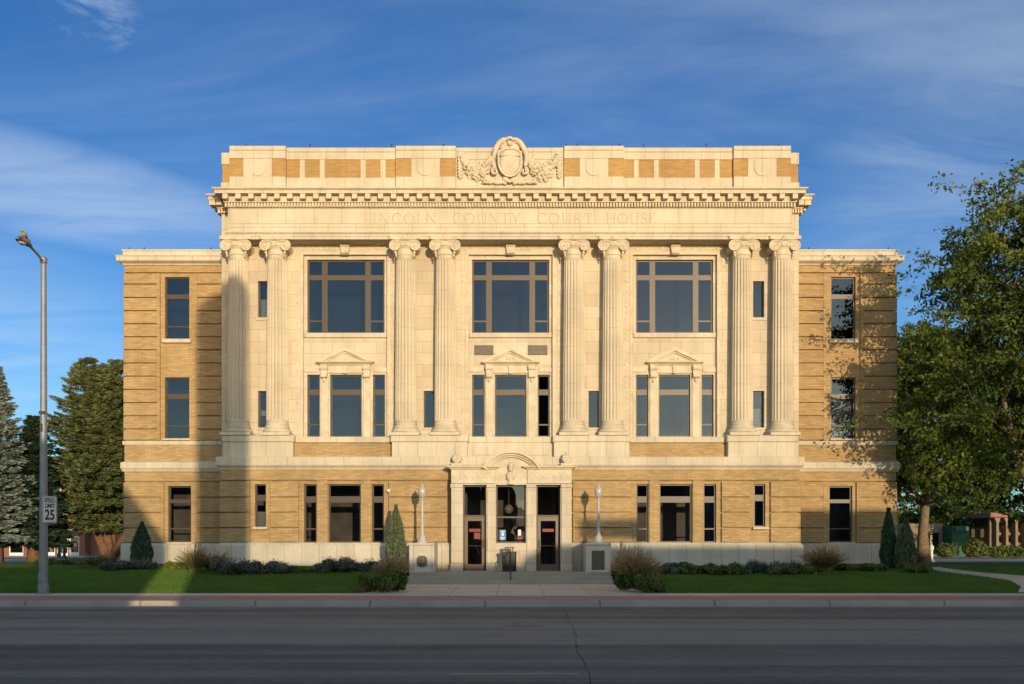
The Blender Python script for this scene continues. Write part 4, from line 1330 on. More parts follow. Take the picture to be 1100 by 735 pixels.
# doors
for (a, b), hs in zip(doors, (1, -1)):
    yd = YE + 0.34
    zt, zm = zE(521), zE(554.5)
    tr = MB()
    tr.box(a, a + 0.06, yd, yd + 0.1, ZL, zt).box(b - 0.06, b, yd, yd + 0.1, ZL, zt)
    tr.box(a + 0.06, b - 0.06, yd + 0.003, yd + 0.1, zt - 0.06, zt).box(a + 0.06, b - 0.06, yd - 0.01, yd + 0.1, zm - 0.03, zm + 0.05)
    tw = tr.build('transom_window', M['bronze'], CH)
    MB().box(a + 0.04, b - 0.04, yd + 0.05, yd + 0.06, zm + 0.03, zt - 0.04).build('pane', M['glass'], tw)
    dr = MB()
    p, q = a + 0.065, b - 0.065
    dr.box(p, p + 0.12, yd + 0.02, yd + 0.07, ZL + 0.01, zm - 0.035).box(q - 0.12, q, yd + 0.02, yd + 0.07, ZL + 0.01, zm - 0.035)
    dr.box(p + 0.12, q - 0.12, yd + 0.022, yd + 0.07, ZL + 0.01, ZL + 0.26).box(p + 0.12, q - 0.12, yd + 0.022, yd + 0.07, zm - 0.19, zm - 0.035)
    d = dr.build('door', M['doorwood'], CH)
    MB().box(p + 0.1, q - 0.1, yd + 0.045, yd + 0.053, ZL + 0.24, zm - 0.17).build('pane', M['glass'], d)
    MB().tube([(p + 0.13, yd - 0.02, ZL + 1.02), (q - 0.13, yd - 0.02, ZL + 1.02)], 0.017, 6).build('push_bar', M['bronze'], d)
    xh = (q - 0.06) if hs > 0 else (p + 0.06)
    MB().tube([(xh, yd + 0.02, ZL + 0.95), (xh, yd - 0.06, ZL + 0.98), (xh, yd - 0.06, ZL + 1.25), (xh, yd + 0.02, ZL + 1.28)], 0.014, 6).build('handle', M['bronze'], d)
    sgm = MB()
    cx = (p + q) / 2
    sgm.box(cx - 0.23, cx + 0.23, yd + 0.035, yd + 0.043, zE(571.3), zE(568))
    if hs > 0:
        sgm.box(cx - 0.03, cx + 0.22, yd + 0.035, yd + 0.043, zE(579), zE(572.3))
    sgm.build('red_notice', M['redsign'], d)
wo_ = window(cwin[0], cwin[1], zE(583.5), zE(521), YE + 0.3, (), [(zE(555.5), 0.07)], (), 0.06)
yp = YE + 0.335
po = MB().box(e_(-12.6), e_(-5.8), yp, yp + 0.008, zE(580.3), zE(569.2)).build('poster', M['bluesign'], wo_)
pw_ = MB()
for i, (o0, o1, p0, p1) in enumerate(((-11.5, -7, 570.3, 571.2), (-10.4, -8.0, 572.2, 575.4), (-11.6, -7, 577, 577.8), (-11.6, -7.6, 578.6, 579.4))):
    pw_.box(e_(o0), e_(o1), yp - 0.004, yp - 0.001, zE(p1), zE(p0))
pw_.build('poster_print', M['paper'], wo_)
MB().box(e_(7.3), e_(10.6), yp, yp + 0.006, zE(575.4), zE(569)).build('paper_notice', M['paper'], wo_)
MB().box(e_(6.2), e_(12.4), yp, yp + 0.006, zE(579.6), zE(576)).build('red_notice', M['redsign'], wo_)
# pendant lamp seen through the glass of the vestibule
pn = MB().lathe([(0.02, zE(541)), (0.10, zE(541.5)), (0.20, zE(545)), (0.17, zE(549)), (0.05, zE(551.5))], (EX - 0.1, YE + 1.0, 0), 16)
pn.tube([(EX - 0.1, YE + 1.0, zE(541)), (EX - 0.1, YE + 1.0, zE(520))], 0.012, 6)
pn.build('pendant_lamp', M['globe'], CH, smooth=True)
# dark rooms behind the glass
dk = MB()
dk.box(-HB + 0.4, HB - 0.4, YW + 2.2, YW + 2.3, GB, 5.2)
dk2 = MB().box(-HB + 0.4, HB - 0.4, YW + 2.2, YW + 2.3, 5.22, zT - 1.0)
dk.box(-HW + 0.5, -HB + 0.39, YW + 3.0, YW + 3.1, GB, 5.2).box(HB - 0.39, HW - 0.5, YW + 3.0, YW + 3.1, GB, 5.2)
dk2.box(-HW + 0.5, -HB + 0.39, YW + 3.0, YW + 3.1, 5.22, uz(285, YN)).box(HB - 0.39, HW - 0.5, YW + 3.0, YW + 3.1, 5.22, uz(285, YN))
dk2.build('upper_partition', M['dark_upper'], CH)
for z in (ZL - 0.02, 5.1, 9.9, zA0 - 0.2):
    dk.box(-HW + 0.5, HW - 0.5, YN + 0.45, YW + 2.2, z, z + 0.25)
    dk.box(-HL + 0.5, HL - 0.5, YW + 0.45, YN + 0.45, z, z + 0.25)
for x in (-12.6, -9.0, -4.9, -1.9, 1.9, 4.9, 9.0, 12.6):
    dk.box(x - 0.06, x + 0.06, YN + 0.5 if abs(x) > 12 else YW + 0.45, YW + 2.2, GB, zA0 - 0.25)
dk.build('interior_partition', M['dark'], CH)
# dome camera / alarm on the brick
MB().ball((-130.5 / s, G - 0.03, uz(527.3, G)), 0.075, 10, 8).build('security_camera', M['white'], CH)

# ------------------------------------------------------------------ landing and steps
LS = empty('entrance_steps', (0, 39.5, 0.2), 'wide grey concrete entrance steps with three shallow risers', 'steps')
stp = MB()
stp.bbox(-3.95, 3.95, 39.75, YE + 0.4, 0.1, ZL - 0.004, 0.012)
stp.build('landing', M['stepstone'], LS)
for i, (y0, z1) in enumerate(((39.25, 0.51), (38.75, 0.365))):
    MB().bbox(-3.96, 3.96, y0, y0 + 0.497, 0.05, z1, 0.012).build('step', M['stepstone'], LS)
hr = empty('handrail', (0.03, 39.6, ZL), 'thin dark metal handrail at the middle of the entrance steps', 'handrail')
hb_ = MB()
hb_.tube([(0.03, 38.95, 0.36), (0.03, 38.95, 1.18), (0.03, 39.1, 1.26), (0.03, 40.3, 1.52), (0.03, 40.42, 1.45), (0.03, 40.42, ZL)], 0.020, 8)
hb_.tube([(0.03, 39.7, ZL), (0.03, 39.7, 1.38)], 0.018, 8)
hb_.build('rail', M['rod'], hr)

# pedestals and lamps either side of the steps
def pedestal(sg):
    t = empty('stone_pedestal', (sg * 3.5, 40.2, 0.5), 'pale stone pedestal with a shield shaped bronze plaque left of the entrance' if sg < 0 else 'pale stone pedestal with a rectangular dark plaque right of the entrance', 'pedestal', 'stone pedestals flanking the entrance steps')
    b = MB()
    x0, x1 = sg * 2.98, sg * 3.97
    b.bbox(x0, x1, 39.95, 41.9, 0.35, 1.70, 0.02)
    b.bbox(x0 - sg * 0.0 - 0.02 * 0, x1, 39.93, 41.9, 1.702, 1.81, 0.025)
    b.build('block', M['plinth'], t)
    c = sg * 3.46
    p = MB()
    if sg < 0:
        p.prism([(c - 0.19, 0.86 + 0.06), (c - 0.10, 0.86), (c + 0.10, 0.86), (c + 0.19, 0.92), (c + 0.21, 1.08), (c + 0.19, 1.23), (c + 0.1, 1.30), (c - 0.1, 1.30), (c - 0.19, 1.23), (c - 0.21, 1.08)], 39.915, 39.95)
        p.ball((c, 39.915, 1.08), (0.12, 0.015, 0.14), 10, 6)
        p.build('plaque', M['plaque'], t)
    else:
        MB().bbox(c - 0.34, c + 0.34, 39.925, 39.96, 0.66, 1.58, 0.012).build('plaque_border', M['carved'], t)
        p.bbox(c - 0.255, c + 0.255, 39.905, 39.93, 0.74, 1.50, 0.01)
        for i in range(11):
            w = 0.2 - 0.03 * ((i * 7) % 4)
            p.box(c - w, c + w, 39.902, 39.906, 0.80 + 0.06 * i, 0.82 + 0.06 * i)
        p.build('plaque', M['plaque'], t)
    return t
for sg in (-1, 1):
    pedestal(sg)
LPG = 'white lamp posts on the pedestals'
lp = empty('lamp_post', (-3.49, 40.4, 1.812), 'white lamp post with glass globe on the left pedestal, beside its wall shadow', 'lamp post', LPG)
MB().lathe([(0.20, 0), (0.20, 0.06), (0.15, 0.09), (0.13, 0.16), (0.16, 0.2), (0.10, 0.27), (0.06, 0.36)], (0, 0, 0), 14).build('base', M['lampwhite'], lp, world=False, smooth=False)
MB().lathe([(0.062, 0.35), (0.058, 0.9), (0.046, 1.70), (0.07, 1.72), (0.07, 1.76), (0.05, 1.78)], (0, 0, 0), 14).build('post', M['lampwhite'], lp, world=False)
MB().lathe([(0.06, 1.77), (0.10, 1.80), (0.12, 1.82), (0.155, 1.96), (0.16, 2.06), (0.14, 2.16), (0.08, 2.23), (0.05, 2.25)], (0, 0, 0), 18).build('globe', M['globe'], lp, world=False, smooth=True)
MB().lathe([(0.06, 2.245), (0.03, 2.29), (0.02, 2.33), (0.004, 2.36)], (0, 0, 0), 12).build('finial', M['lampwhite'], lp, world=False)
c2 = copy_tree(lp)
c2.location = (3.52, 40.4, 1.812)
tag(c2, 'white lamp post with glass globe on the right pedestal with the rectangular plaque')

# rubbish bin in front of the entrance window
tb = empty('litter_bin', (-0.03, 40.75, ZL), 'black litter bin with ashtray lid standing between the entrance doors', 'litter bin')
bmb = MB().prism_z([(-0.24 - 0.03, 40.55), (0.19 + 0.02, 40.55), (0.25, 40.6), (0.25, 40.98), (0.2, 41.03), (-0.26, 41.03), (-0.31, 40.98), (-0.31, 40.6)], ZL, ZL + 0.72)
for i in range(9):
    x = -0.25 + 0.055 * i
    bmb.box(x, x + 0.02, 40.535, 40.551, ZL + 0.06, ZL + 0.66)
bmb.build('body', M['black'], tb)
lid = MB().prism_z([(-0.33, 40.53), (0.27, 40.53), (0.27, 41.05), (-0.33, 41.05)], ZL + 0.722, ZL + 0.79)
lid.box(-0.19, -0.15, 40.62, 40.95, ZL + 0.791, ZL + 0.93).box(0.09, 0.13, 40.62, 40.95, ZL + 0.791, ZL + 0.93).box(-0.22, 0.16, 40.60, 40.97, ZL + 0.932, ZL + 0.97)
lid.build('lid', M['black'], tb)

# ------------------------------------------------------------------ street lamp with sign and bird
PX, PY = -14.85, 32.4
SL = empty('street_lamp', (PX, PY, 0.19), 'tall galvanised street lamp with curved arm standing on the left pavement', 'street lamp')
MB().lathe([(0.21, 0.19), (0.21, 0.23), (0.17, 0.25), (0.17, 0.50), (0.14, 0.54)], (PX, PY, 0), 12).build('base_plate', M['galv'], SL)
pl = MB().lathe([(0.135, 0.53), (0.108, 5), (0.082, 10.72), (0.11, 10.74), (0.11, 10.90), (0.03, 10.95)], (PX, PY, 0), 16)
pl.box(PX - 0.16, PX - 0.1, PY - 0.06, PY + 0.06, 0.55, 0.85)
pl.build('pole', M['galv'], SL, smooth=False)
MB().box(PX - 0.10, PX + 0.10, PY - 0.13, PY - 0.10, 5.9, 6.0).tube([(PX, PY - 0.15, 5.35), (PX, PY - 0.15, 5.6)], 0.03, 6).build('bracket', M['rod'], SL)
MB().tube([(PX, PY, 10.62), (PX, PY - 0.10, 10.78), (PX, PY - 0.42, 10.90), (PX, PY - 0.80, 10.98), (PX, PY - 1.0, 11.0)], 0.04, 8).build('arm', M['galv'], SL)
hd = MB()
secs = [(-1.0, 0.06, 0.05), (-1.15, 0.11, 0.08), (-1.4, 0.17, 0.11), (-1.65, 0.16, 0.10), (-1.82, 0.06, 0.05)]
vs, fs = [], []
for yo, w, h in secs:
    for k in range(12):
        a = 2 * math.pi * k / 12
        vs.append((PX + w * math.cos(a), PY + yo + 0.12, 11.0 + h * math.sin(a) * (1.0 if math.sin(a) > 0 else 0.6) + 0.03 * (-yo - 1.0)))
for i in range(4):
    for k in range(12):
        fs.append((i * 12 + k, i * 12 + (k + 1) % 12, i * 12 + 12 + (k + 1) % 12, i * 12 + 12 + k))
fs += [tuple(range(12)), tuple(range(59, 47, -1))]
hd.add(vs, fs)
hdo = hd.build('lamp_head', M['lampgrey'], SL, smooth=True)
MB().ball((PX, PY - 1.43, 10.94), (0.11, 0.16, 0.05), 10, 6).build('lens', M['globe'], hdo)
bd = MB()
bx, by, bz = PX + 0.0, PY - 1.30, 11.14
bd.ball((bx, by, bz + 0.10), (0.075, 0.14, 0.085), 12, 8)
bd.ball((bx, by - 0.12, bz + 0.18), (0.05, 0.055, 0.05), 10, 7)
bd.lathe([(0.02, 0.0), (0.002, 0.05)], (bx, by - 0.17, bz + 0.17), 6, 'y')
bd.add([(bx - 0.04, by + 0.10, bz + 0.08), (bx + 0.04, by + 0.10, bz + 0.08), (bx + 0.045, by + 0.36, bz - 0.04), (bx - 0.045, by + 0.36, bz - 0.04),
        (bx - 0.03, by + 0.10, bz + 0.11), (bx + 0.03, by + 0.10, bz + 0.11), (bx + 0.04, by + 0.36, bz - 0.025), (bx - 0.04, by + 0.36, bz - 0.025)],
       [(3, 2, 1, 0), (4, 5, 6, 7), (0, 1, 5, 4), (1, 2, 6, 5), (2, 3, 7, 6), (3, 0, 4, 7)])
for q in (-0.03, 0.03):
    bd.tube([(bx + q, by, bz + 0.05), (bx + q, by - 0.01, bz - 0.04)], 0.008, 5)
bdo = bd.build('bird', M['bird'], smooth=True)
tag(bdo, 'small buff bird perched on the head of the tall street lamp', 'bird')

SG = empty('speed_limit_sign', (PX + 0.20, PY - 0.02, 2.87), 'white rectangular speed limit 25 sign fixed to the street lamp pole', 'road sign', None, R(71))
# local frame: sign faces local -Y, x to the right, z up
sgw, sgh = 0.31, 0.43
pts = []
for cx, cz, a0 in ((sgw - 0.05, sgh - 0.05, 0), (-sgw + 0.05, sgh - 0.05, 90), (-sgw + 0.05, -sgh + 0.05, 180), (sgw - 0.05, -sgh + 0.05, 270)):
    for k in range(5):
        a = R(a0 + 90 * k / 4)
        pts.append((cx + 0.05 * math.cos(a), cz + 0.05 * math.sin(a)))
MB().prism(pts, -0.004, 0.0).build('panel', M['white'], SG, world=False)
bmk = MB()
i0, i1 = 0.018, 0.032
for (a, b, c, d) in ((-sgw + i0, -sgw + i1, -sgh + i0, sgh - i0), (sgw - i1, sgw - i0, -sgh + i0, sgh - i0)):
    bmk.box(a, b, -0.007, -0.004, c, d)
for c in ((-sgh + i0), (sgh - i1)):
    bmk.box(-sgw + i1, sgw - i1, -0.0068, -0.004, c, c + i1 - i0)
bmk.build('border', M['black'], SG, world=False)
def text_mesh(txt, size, name, mat, parent, loc, bold=0.0, sx=1.0):
    cu_ = bpy.data.curves.new(name, 'FONT')
    cu_.body = txt
    cu_.size = size
    cu_.align_x = 'CENTER'
    cu_.align_y = 'CENTER'
    cu_.offset = bold
    cu_.extrude = 0.0015
    tmp = bpy.data.objects.new(name, cu_)
    col.objects.link(tmp)
    dg = bpy.context.evaluated_depsgraph_get()
    me = bpy.data.meshes.new_from_object(tmp.evaluated_get(dg))
    bpy.data.objects.remove(tmp)
    me.transform(Matrix.Rotation(R(90), 4, 'X') @ Matrix.Diagonal((sx, 1, 1, 1)))
    me.materials.clear()
    me.materials.append(mat)
    o = bpy.data.objects.new(name, me)
    col.objects.link(o)
    o.parent = parent
    o.location = loc
    return o
text_mesh('SPEED', 0.19, 'lettering', M['black'], SG, (0, -0.0065, 0.29), 0.004, 0.9)
text_mesh('LIMIT', 0.19, 'lettering', M['black'], SG, (0, -0.0065, 0.115), 0.004, 0.95)
text_mesh('25', 0.45, 'lettering', M['black'], SG, (0, -0.0065, -0.18), 0.010, 0.95)

# ------------------------------------------------------------------ plants
def quads(name, C, U, V, mat, parent=None, loc0=None):
    """many small leaf faces: centre, half length vector, half width vector"""
    n = len(C)
    P = np.empty((n, 4, 3), np.float32)
    P[:, 0] = C - U
    P[:, 1] = C + V - U * 0.1
    P[:, 2] = C + U
    P[:, 3] = C - V - U * 0.1
    me = bpy.data.meshes.new(name)
    me.vertices.add(4 * n)
    me.vertices.foreach_set('co', P.reshape(-1))
    me.loops.add(4 * n)
    me.loops.foreach_set('vertex_index', np.arange(4 * n, dtype=np.int32))
    me.polygons.add(n)
    me.polygons.foreach_set('loop_start', np.arange(0, 4 * n, 4, dtype=np.int32))
    me.polygons.foreach_set('loop_total', np.full(n, 4, np.int32))
    me.materials.append(mat)
    me.update(calc_edges=True)
    me.validate()
    o = bpy.data.objects.new(name, me)
    col.objects.link(o)
    put(o, parent)
    return o


def rdir(g, n):
    v = g.normal(size=(n, 3))
    return v / np.linalg.norm(v, axis=1, keepdims=True)


def perp(g, U):
    r = rdir(g, len(U))
    v = np.cross(U, r)
    return v / (np.linalg.norm(v, axis=1, keepdims=True) + 1e-9)


def broadleaf(name, label, group, base, clumps, trunk_top, rad0, leaf_mat, bark, per=260, sig=0.6, ls=0.13, seed=1, lean=(0, 0), limbs=()):
    """clumps: list of (x,y,z,scale); limbs run from the trunk to each clump"""
    g = np.random.default_rng(seed)
    rs = random.Random(seed)
    t = empty(name, base, label, 'tree', group)
    bx, by, bz = base
    T = MB()
    npt = 7
    tp = []
    for i in range(npt):
        q = i / (npt - 1)
        tp.append(Vector((bx + lean[0] * q + rs.uniform(-.1, .1) * (i > 0), by + lean[1] * q + rs.uniform(-.1, .1) * (i > 0), bz - 0.1 + (trunk_top - bz) * q)))
    T.tube(tp, [rad0 * (1.35 if i == 0 else 1 - 0.72 * i / (npt - 1)) for i in range(npt)], 10)
    Cs, Us = [], []
    nodes = [(p, rad0 * (1 - 0.72 * i / (npt - 1))) for i, p in enumerate(tp)][2:]
    for cx, cy, cz, sc in sorted(clumps, key=lambda c: (c[0] - bx) ** 2 + (c[1] - by) ** 2 + (c[2] - bz) ** 2):
        tgt = Vector((cx, cy, cz))
        best, bd_ = None, 1e9
        for p, r in nodes:
            if p.z > tgt.z + 0.6 or r < 0.012:
                continue
            dd = (p - tgt).length + max(0, (p.z - tgt.z)) * 2 - r * 6
            if dd < bd_:
                bd_, best = dd, (p, r)
        if best is None:
            best = nodes[0]
        p0, r0 = best
        r1 = min(r0 * 0.62, 0.13)
        pts, rr = [], []
        L = (tgt - p0).length
        for i in range(6):
            q = i / 5
            p = p0.lerp(tgt, q) + Vector((0, 0, 0.14 * L * math.sin(math.pi * q) * (0.6 if tgt.z < p0.z + 1 else -0.15)))
            if 0 < i < 5:
                p += Vector((rs.uniform(-1, 1), rs.uniform(-1, 1), rs.uniform(-1, 1))) * 0.05 * L
            pts.append(p)
            rr.append(max(0.009, r1 * (1 - 0.75 * q)))
        T.tube(pts, rr, 5, cap=False)
        nodes += list(zip(pts[2:], rr[2:]))
        # twigs and leaf sprays
        nt_ = max(5, int(9 * sc))
        for k in range(nt_):
            d = Vector(g.normal(size=3)) * sig * sc * 1.05
            d.z *= 0.62
            e = tgt + d
            mid = tgt.lerp(e, 0.5) + Vector((0, 0, 0.08))
            T.tube([tgt, mid, e], [0.010, 0.007, 0.004], 3, cap=False)
            m = max(6, int(per * sc / nt_))
            q = g.random(m)[:, None] ** 0.6
            A, B = np.array(tgt), np.array(e)
            P = A + (B - A) * (q * 1.12) + g.normal(size=(m, 3)) * np.array([0.17, 0.17, 0.12]) * (0.5 + sc * 0.5)
            u = (B - A) / (np.linalg.norm(B - A) + 1e-6) * 0.6 + rdir(g, m) * 0.9 + np.array([0, 0, -0.35])
            Cs.append(P)
            Us.append(u / np.linalg.norm(u, axis=1, keepdims=True))
    for lp_, r_ in limbs:
        T.tube(lp_, r_, 8)
    C = np.concatenate(Cs)
    U = np.concatenate(Us)
    V = perp(g, U)
    size = ls * (0.6 + 0.8 * g.random(len(C)))[:, None]
    T.build('trunk', bark, t, smooth=True)
    quads('crown', C, U * size * 0.62, V * size * 0.34, leaf_mat, t)
    return t


def clump_cloud(seed, n, c, r, keep=lambda p: True, lo=0.45, sc=(0.7, 1.3)):
    rs = random.Random(seed)
    out = []
    tries = 0
    while len(out) < n and tries < n * 60:
        tries += 1
        v = Vector((rs.gauss(0, 1), rs.gauss(0, 1), rs.gauss(0, 1))).normalized() * (lo + (1 - lo) * rs.random() ** 0.6)
        p = (c[0] + v.x * r[0], c[1] + v.y * r[1], c[2] + v.z * r[2])
        if keep(p):
            out.append((*p, rs.uniform(*sc)))
    return out


# near tree on the right: trunk stands outside the frame, limbs reach in
def keep_near(p):
    px = 548 + p[0] * F / p[1]
    py = 582 - (p[2] - EYE) * F / p[1]
    edge = 968 if py > 330 else (968 + (330 - py) * 0.60)
    if 335 < py < 365:
        edge += 18
    return px > edge + (32 if py > 330 else 20)
cl1 = clump_cloud(3, 215, (21.5, 38.8, 10.1), (6.3, 5.2, 6.4), keep_near, 0.25)
cl1 += [(16.6, 39.2, 11.9, 0.6), (17.0, 38.8, 12.4, 0.7), (17.6, 39.0, 12.9, 0.7), (16.5, 39.6, 9.6, 0.6), (16.3, 39.8, 8.6, 0.6),
        (16.3, 40.4, 7.2, 0.6), (17.2, 40.2, 6.0, 0.7), (18.4, 39.6, 5.0, 0.8), (19.0, 39.4, 6.6, 0.8)]
broadleaf('tree', 'large fine-leaved green tree reaching in from the right edge against the sky', 'broadleaf trees right of the courthouse',
          (21.6, 39.2, 0.62), cl1, 13.5, 0.36, M['leaf_near'], M['bark'], per=640, sig=0.76, ls=0.135, seed=21, lean=(0.5, -0.3),
          limbs=[([(21.6, 39.2, 2.2), (20.6, 39.1, 3.6), (19.75, 39.0, 4.5), (19.3, 38.9, 5.5), (19.05, 38.9, 6.6), (18.7, 38.9, 8.2)], [0.27, 0.24, 0.21, 0.17, 0.12, 0.05])])
cl2 = clump_cloud(8, 135, (25.2, 60, 8.8), (5.6, 4.5, 6.2), lambda p: p[2] > 4.6, 0.35)
broadleaf('tree', 'leafy tree with bare straight grey trunk standing just behind the right end of the courthouse', 'broadleaf trees right of the courthouse',
          (24.4, 60.0, 0.58), cl2, 11.0, 0.33, M['leaf_back'], M['bark'], per=500, sig=0.85, ls=0.19, seed=22, lean=(0.3, 0))
cl3 = clump_cloud(12, 70, (33.5, 68, 7.6), (5.2, 4.5, 4.6), lambda p: p[2] > 3.0, 0.35)
broadleaf('tree', 'dark bushy tree behind the bare-trunked tree in front of the green building', 'broadleaf trees right of the courthouse',
          (33.2, 60.8, 0.58), [(x - 1.0, y - 6.5, z, q) for x, y, z, q in cl3], 8.5, 0.26, M['leaf_dark'], M['bark'], per=260, sig=0.9, ls=0.27, seed=23)
cl4 = clump_cloud(14, 34, (46, 82, 4.6), (3.4, 3.0, 2.6), lambda p: p[2] > 2.3, 0.35)
broadleaf('tree', 'small round tree before the tan building at the right edge', 'broadleaf trees right of the courthouse',
          (45.0, 80.5, 0.66), [(x - 1, y - 1.5, z, q) for x, y, z, q in cl4], 4.6, 0.14, M['leaf_dark'], M['bark'], per=200, sig=0.8, ls=0.28, seed=24)
cl5 = clump_cloud(17, 60, (42, 92, 8.5), (7.5, 5.0, 6.0), lambda p: p[2] > 2.8, 0.35)
broadleaf('tree', 'tall dark tree farthest back behind the green building on the right', 'broadleaf trees right of the courthouse',
          (41, 100, 0.58), [(x - 1, y + 8, z + 1, q) for x, y, z, q in cl5], 9, 0.28, M['leaf_dark'], M['bark'], per=240, sig=1.2, ls=0.36, seed=25)


for k, (px, Yt, hgt, lb) in enumerate(((1008, 112, 6.5, 'dark rounded tree in the gap right of the bare trunk, beyond the dark shop'), (1048, 122, 7.5, 'dark broad tree between the green building and the tan building'))):
    xt = (px - 548) * Yt / F
    broadleaf('tree', lb, 'broadleaf trees right of the courthouse', (xt, Yt, 0.58),
              clump_cloud(40 + k, 48, (xt, Yt, hgt * 0.55), (4.6, 3.0, hgt * 0.5), lambda p: p[2] > 1.2, 0.3), hgt * 0.8, 0.2, M['leaf_dark'], M['bark'], per=200, sig=1.1, ls=0.36, seed=60 + k)


def conifer(label, base, H, prof, mat, seed, trunks=None, z0=0.1, whorls=46, per=12, card=0.20, droop=0.25, dens=1.0, limbs=()):
    g = np.random.default_rng(seed)
    rs = random.Random(seed)
    t = empty('spruce_tree', base, label, 'tree', 'spruce trees left of the courthouse')
    bx, by, bz = base
    T = MB()
    stems = trunks or [((0, 0), (0, 0), 0.30)]
    for (ox, oy), (tx, ty), r in stems:
        T.tube([(bx + ox + (tx - ox) * q, by + oy + (ty - oy) * q, bz - 0.1 + H * 0.97 * q) for q in (0, .15, .4, .7, 1)], [r * 1.3, r, r * .7, r * .4, 0.02], 8)
    Cs, Us, Ss = [], [], []
    for w in range(whorls):
        q = z0 + (1 - z0) * (w + rs.random()) / whorls
        Rr = prof(q)
        nb = max(4, int(per * (0.5 + Rr / 2.5)))
        for b in range(nb):
            a = rs.random() * 2 * math.pi
            st = stems[rs.randrange(len(stems))]
            sx = bx + st[0][0] + (st[1][0] - st[0][0]) * q
            sy = by + st[0][1] + (st[1][1] - st[0][1]) * q
            L = Rr * rs.uniform(0.66, 1.12) * (1 + 0.10 * math.sin(a * 3 + q * 14 + seed))
            z = bz + H * q
            dr = droop * (1 - q * 0.9)
            pts = []
            for k in range(5):
                u = k / 4
                pts.append(Vector((sx + math.cos(a) * L * u, sy + math.sin(a) * L * u, z + L * (0.10 * u + 0.35 * (q - 0.45) * u - dr * u * u) + 0.16 * L * max(0, u - .6))))
            T.tube(pts, [0.035, 0.028, 0.02, 0.012, 0.006], 3, cap=False)
            m = int((26 + 44 * L) * dens)
            u = g.random(m) ** 0.55
            idx = np.minimum((u * 4).astype(int), 3)
            fr = u * 4 - idx
            PA = np.array([list(p) for p in pts])
            P = PA[idx] * (1 - fr[:, None]) + PA[idx + 1] * fr[:, None]
            D = PA[idx + 1] - PA[idx]
            D /= np.linalg.norm(D, axis=1, keepdims=True) + 1e-9
            side = np.cross(D, np.array([0, 0, 1.0]))
            side /= np.linalg.norm(side, axis=1, keepdims=True) + 1e-9
            sg = g.normal(size=m)[:, None]
            wdt = (0.24 * L * (1 - u) + 0.10)[:, None]
            P = P + side * sg * wdt * 0.55 + np.stack([g.normal(size=m) * .05, g.normal(size=m) * .05, -np.abs(g.normal(size=m)) * 0.09 + 0.02], 1)
            uu = D * 0.8 + side * np.sign(sg) * 0.7 + rdir(g, m) * 0.35
            Cs.append(P)
            Us.append(uu / np.linalg.norm(uu, axis=1, keepdims=True))
    C, U = np.concatenate(Cs), np.concatenate(Us)
    V = perp(g, U)
    size = card * (0.6 + 0.8 * g.random(len(C)))[:, None]
    for lp_, r_ in limbs:
        T.tube(lp_, r_, 10)
    T.build('trunk', M['bark_red'], t, smooth=True)
    quads('crown', C, U * size * 0.62, V * size * 0.20, mat, t)
    return t


# big lit spruce close to the left end of the building; forked trunk
conifer('bushy sunlit green spruce with a leaning forked trunk beside the left end of the courthouse', (-23.4, 58.0, 0.6), 11.7,
        lambda q: (2.9 if q > 0.24 else 2.4) * max(0.03, 1 - (max(0, q - 0.34) / 0.67) ** 1.8) ** 0.68, M['spruce'], 31,
        trunks=[((0.6, 0), (-0.75, 0), 0.26), ((0.6, 0.2), (0.75, 0.1), 0.18)], z0=0.17, whorls=56, per=16, card=0.145, droop=0.10, dens=2.3,
        limbs=[([(-22.8, 57.9, 0.7), (-22.3, 57.8, 1.5), (-21.7, 57.7, 2.4), (-21.4, 57.8, 3.8)], [0.30, 0.26, 0.22, 0.15]),
               ([(-22.8, 57.8, 0.5), (-23.2, 57.8, 1.6), (-23.8, 57.8, 3.0)], [0.38, 0.27, 0.20])])
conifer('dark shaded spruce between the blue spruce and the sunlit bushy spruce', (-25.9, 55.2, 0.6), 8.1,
        lambda q: 2.25 * (1 - q) ** 0.75 + 0.12, M['spruce_shade'], 32, z0=0.16, whorls=40, per=13, card=0.21, droop=0.22, dens=1.3)
conifer('silvery blue spruce at the left edge of the photo', (-27.3, 54.0, 0.6), 10.6,
        lambda q: 2.5 * (1 - q) ** 0.8 + 0.12, M['spruce_blue'], 33, z0=0.14, whorls=52, per=15, card=0.20, droop=0.18)


JG = 'narrow upright junipers by the courthouse walls'
def juniper(px, py, wpx, top, mat, label, seed, twist=0.0):
    g = np.random.default_rng(seed)
    x, y = spot(px, py)
    z = lawn_z(x, y)
    k = y / F
    H = (py - top) * k + 0.05
    Rm = wpx * k / 2
    t = empty('juniper', (x, y, z), label, 'juniper', JG)
    MB().tube([(x, y, z - 0.05), (x, y, z + H * 0.8)], [0.06, 0.015], 6).build('trunk', M['bark_red'], t)
    n = 5200
    q = g.random(n) ** 0.85
    rr = Rm * np.sin(np.clip(q * 0.93 + 0.10, 0, 1) ** 0.62 * math.pi) ** 0.75
    rr = np.maximum(rr, 0.03) * (0.55 + 0.5 * np.sqrt(g.random(n)))
    a = g.random(n) * 2 * math.pi
    rr *= 1 + 0.10 * np.sin(a * 5 + q * 17 + seed)
    C = np.stack([x + rr * np.cos(a), y + rr * np.sin(a), z + 0.03 + q * H], 1)
    U = np.stack([0.35 * np.cos(a), 0.35 * np.sin(a), np.ones(n)], 1) + g.normal(size=(n, 3)) * 0.28
    U /= np.linalg.norm(U, axis=1, keepdims=True)
    V = perp(g, U)
    s_ = (0.055 + 0.06 * g.random(n))[:, None]
    quads('crown', C, U * s_, V * s_ * 0.36, mat, t)
juniper(152.5, 609, 21, 564, M['juniper'], 'slim dark juniper standing against the left wing plinth', 1)
